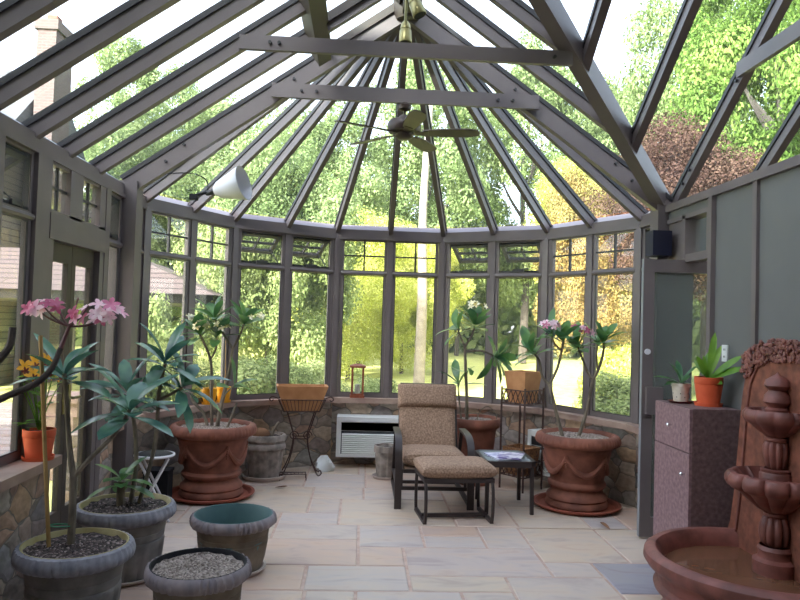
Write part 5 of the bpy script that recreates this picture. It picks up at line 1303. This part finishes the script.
# x, y, height, radius, material, label
TREES = [
 (-.3, 22.0, 5.2, 2.2, 't_yellow', 'bright yellow-green tree straight behind the lantern, beyond the lawn'),
 (1.5, 25.0, 5.6, 2.3, 't_yellow', 'bright yellow-green tree behind the armchair, beyond the lawn'),
 (-1.9, 15.5, 6.2, 2.0, 't_green', 'green tree just beyond the second bay, behind the clay trough'),
 (-5.9, 23.5, 9.0, 3.4, 't_green', 'tall green tree behind the pavilion roof hip'),
 (-1.8, 27.0, 10.5, 3.6, 't_green', 'green tree rising above the left half of the fan roof'),
 (-10.6, 21.5, 5.6, 2.4, 't_yellow', 'yellow-green tree behind the pavilion, left end'),
 (-14.5, 23.0, 6.4, 2.4, 't_yellow', 'yellow tree behind the pavilion roof seen in the first left window'),
 (5.6, 40.0, 10.5, 4.2, 't_green', 'distant green tree behind the fourth bay, beyond the bright lawn'),
 (6.5, 20.0, 6.8, 2.0, 't_yellow', 'yellow tree behind the last bay of the curve'),
 (2.4, 31.0, 15.0, 4.4, 't_green', 'tallest green tree, behind the ceiling fan'),
 (8.4, 34.0, 17.0, 4.8, 't_green', 'tall green tree seen through the right half of the fan roof'),
 (7.2, 15.5, 6.8, 2.0, 't_red', 'red-brown tree seen above the right partition by the corner post'),
 (13.2, 26.0, 17.0, 4.0, 't_green', 'tall green tree seen through the wing roof at upper right'),
 (10.0, 16.5, 12.5, 2.7, 't_near', 'near green tree filling the wing roof at far right'),
 (8.5, 14.2, 5.5, .9, 't_orange', 'orange tree low behind the wing at far right'),
 (16.5, 20.0, 15.0, 4.2, 't_dark', 'dark tree behind the green one at far right'),
 (-19.5, 29.0, 11.0, 4.0, 't_green', 'broad green tree behind the neighbouring house'),
 (-9.6, 31.5, 14.5, 3.9, 't_green', 'tall pale tree behind the brick chimney'),
 (14.0, 39.0, 16.5, 4.4, 't_green', 'far green tree behind the valley beam'),
 (-3.6, 37.0, 10.5, 4.2, 't_yellow', 'far yellow-green tree behind the second bay'),
 (5.6, 17.0, 5.8, 1.5, 't_orange', 'small orange tree behind the last bay of the curve'),
]
for i, (x, y, h, rad, m, lab) in enumerate(TREES): tree(x, y, h, rad, m, lab, i, .35 if m == 't_red' or (x > 6 and m == 't_yellow') else .06 if m == 't_yellow' or i == 2 else .2)
SHR = [(-1.95, 10.6, 1.5, .95, 't_green', 'rounded green shrub outside the second bay, left half'), (-1.05, 10.9, 1.3, .8, 't_green', 'rounded green shrub outside the second bay, right half'),
       (.0, 10.6, 1.2, .55, 't_green', 'green shrub outside the middle bay behind the lantern'), (4.3, 10.6, 1.25, 1.0, 't_green', 'spreading green shrub outside the last bay behind the right urn'),
        (-2.95, 10.6, 2.6, .72, 't_green', 'tall pale shrub outside the first bay'),
       (5.0, 13.6, 1.6, .9, 't_yellow', 'yellow shrub outside the right end of the curve')]
for i, (x, y, h, rad, m, lab) in enumerate(SHR): shrub(x, y, h, rad, m, lab, i)
r = thing('bare_trunk', 'pale sunlit tree trunk behind the middle bay', 'tree trunk', (1.62, 19.5, -.22), 0, 'trees and shrubs beyond the glass')
mb = MB(); branch(mb, [(0, 0, 0), (.03, 0, 2.5), (-.02, 0, 5), (.1, 0, 8)], .17, .09, 12); mb.build('trunk', mat('pale_bark', (.26, .22, .18), (.36, .31, .26), 6, .9), r)
# woodland edge far behind: individual crowns no one could count
mb = MB(); rr = random.Random(99); vs = []
for b in range(26):
    x = -34 + b * 2.9 + rr.uniform(-1, 1); c = V((x, 47 + rr.uniform(-3, 3) - abs(x) * .35, rr.uniform(2, 4))); R_ = V((3.2, 2.5, rr.uniform(4, 6)))
    for i in range(1900):
        d_ = V((rr.gauss(0, 1), rr.gauss(0, 1), rr.gauss(0, 1))).normalized(); q = c + V((d_.x * R_.x, d_.y * R_.y, d_.z * R_.z)) * rr.uniform(.7, 1.05)
        if q.z < -.2: continue
        n_ = (d_ + V((rr.uniform(-1, 1), rr.uniform(-1, 1), rr.uniform(-1, 1))) * .7).normalized(); t = n_.orthogonal().normalized(); w_ = n_.cross(t); s = rr.uniform(.25, .5)
        mb.add([q - t * s, q + w_ * s * .6, q + t * s, q - w_ * s * .6], [(0, 1, 2, 3)])
tag(mb.build('treeline_foliage', M['t_green'], None, (0, 0, 0)), 'continuous woodland edge far beyond the lawn', 'woods', None, 'stuff')

# ------------------------------------------------------------------ light, sky, camera
wd = bpy.data.worlds.new('World'); bpy.context.scene.world = wd; wd.use_nodes = True; nt = wd.node_tree
bg = nt.nodes['Background']; sk = nt.nodes.new('ShaderNodeTexSky'); sk.sky_type = 'NISHITA'; sk.sun_disc = False; sk.sun_elevation = math.radians(30); sk.sun_rotation = math.radians(212); sk.air_density = 1.0; sk.dust_density = 2.5; sk.ozone_density = 1.0
hsv = nt.nodes.new('ShaderNodeHueSaturation'); hsv.inputs['Saturation'].default_value = .35
nt.links.new(sk.outputs['Color'], hsv.inputs['Color']); tn = nt.nodes.new('ShaderNodeMix'); tn.data_type = 'RGBA'; tn.blend_type = 'MULTIPLY'; tn.inputs['Factor'].default_value = 1
tn.inputs['B'].default_value = (1.0, .935, .955, 1); nt.links.new(hsv.outputs['Color'], tn.inputs['A'])
nt.links.new(tn.outputs['Result'], bg.inputs['Color']); bg.inputs['Strength'].default_value = .60
sd = bpy.data.lights.new('sun', 'SUN'); sd.energy = 9.5; sd.angle = .01; sd.color = (1, .91, .76)
so = bpy.data.objects.new('sun', sd); C.objects.link(so); so.rotation_euler = V((-.45, -.75, .44)).to_track_quat('Z', 'Y').to_euler()

cd = bpy.data.cameras.new('camera'); co = bpy.data.objects.new('camera', cd); C.objects.link(co)
f, pitch, roll, yaw = 697.6, .0327, .0302, .0526
cd.sensor_width = 36; cd.lens = f * 36 / 800; cd.clip_end = 300
fw = V((math.sin(yaw) * math.cos(pitch), math.cos(yaw) * math.cos(pitch), math.sin(pitch))); rt = V((math.cos(yaw), -math.sin(yaw), 0)); up = rt.cross(fw)
c, s = math.cos(roll), math.sin(roll); rt, up = rt * c + up * s, up * c - rt * s
co.matrix_world = Matrix(((rt.x, up.x, -fw.x, 0), (rt.y, up.y, -fw.y, 0), (rt.z, up.z, -fw.z, 1.6), (0, 0, 0, 1)))
sc = bpy.context.scene; sc.camera = co
sc.view_settings.view_transform = 'Standard'; sc.view_settings.look = 'None'; sc.view_settings.exposure = 1.25; sc.view_settings.gamma = 1.0; sc.view_settings.use_curve_mapping = False
sc.cycles.use_denoising = True; sc.cycles.max_bounces = 10; sc.cycles.transparent_max_bounces = 24; sc.cycles.diffuse_bounces = 4; sc.cycles.glossy_bounces = 3; sc.cycles.caustics_reflective = False; sc.cycles.caustics_refractive = False
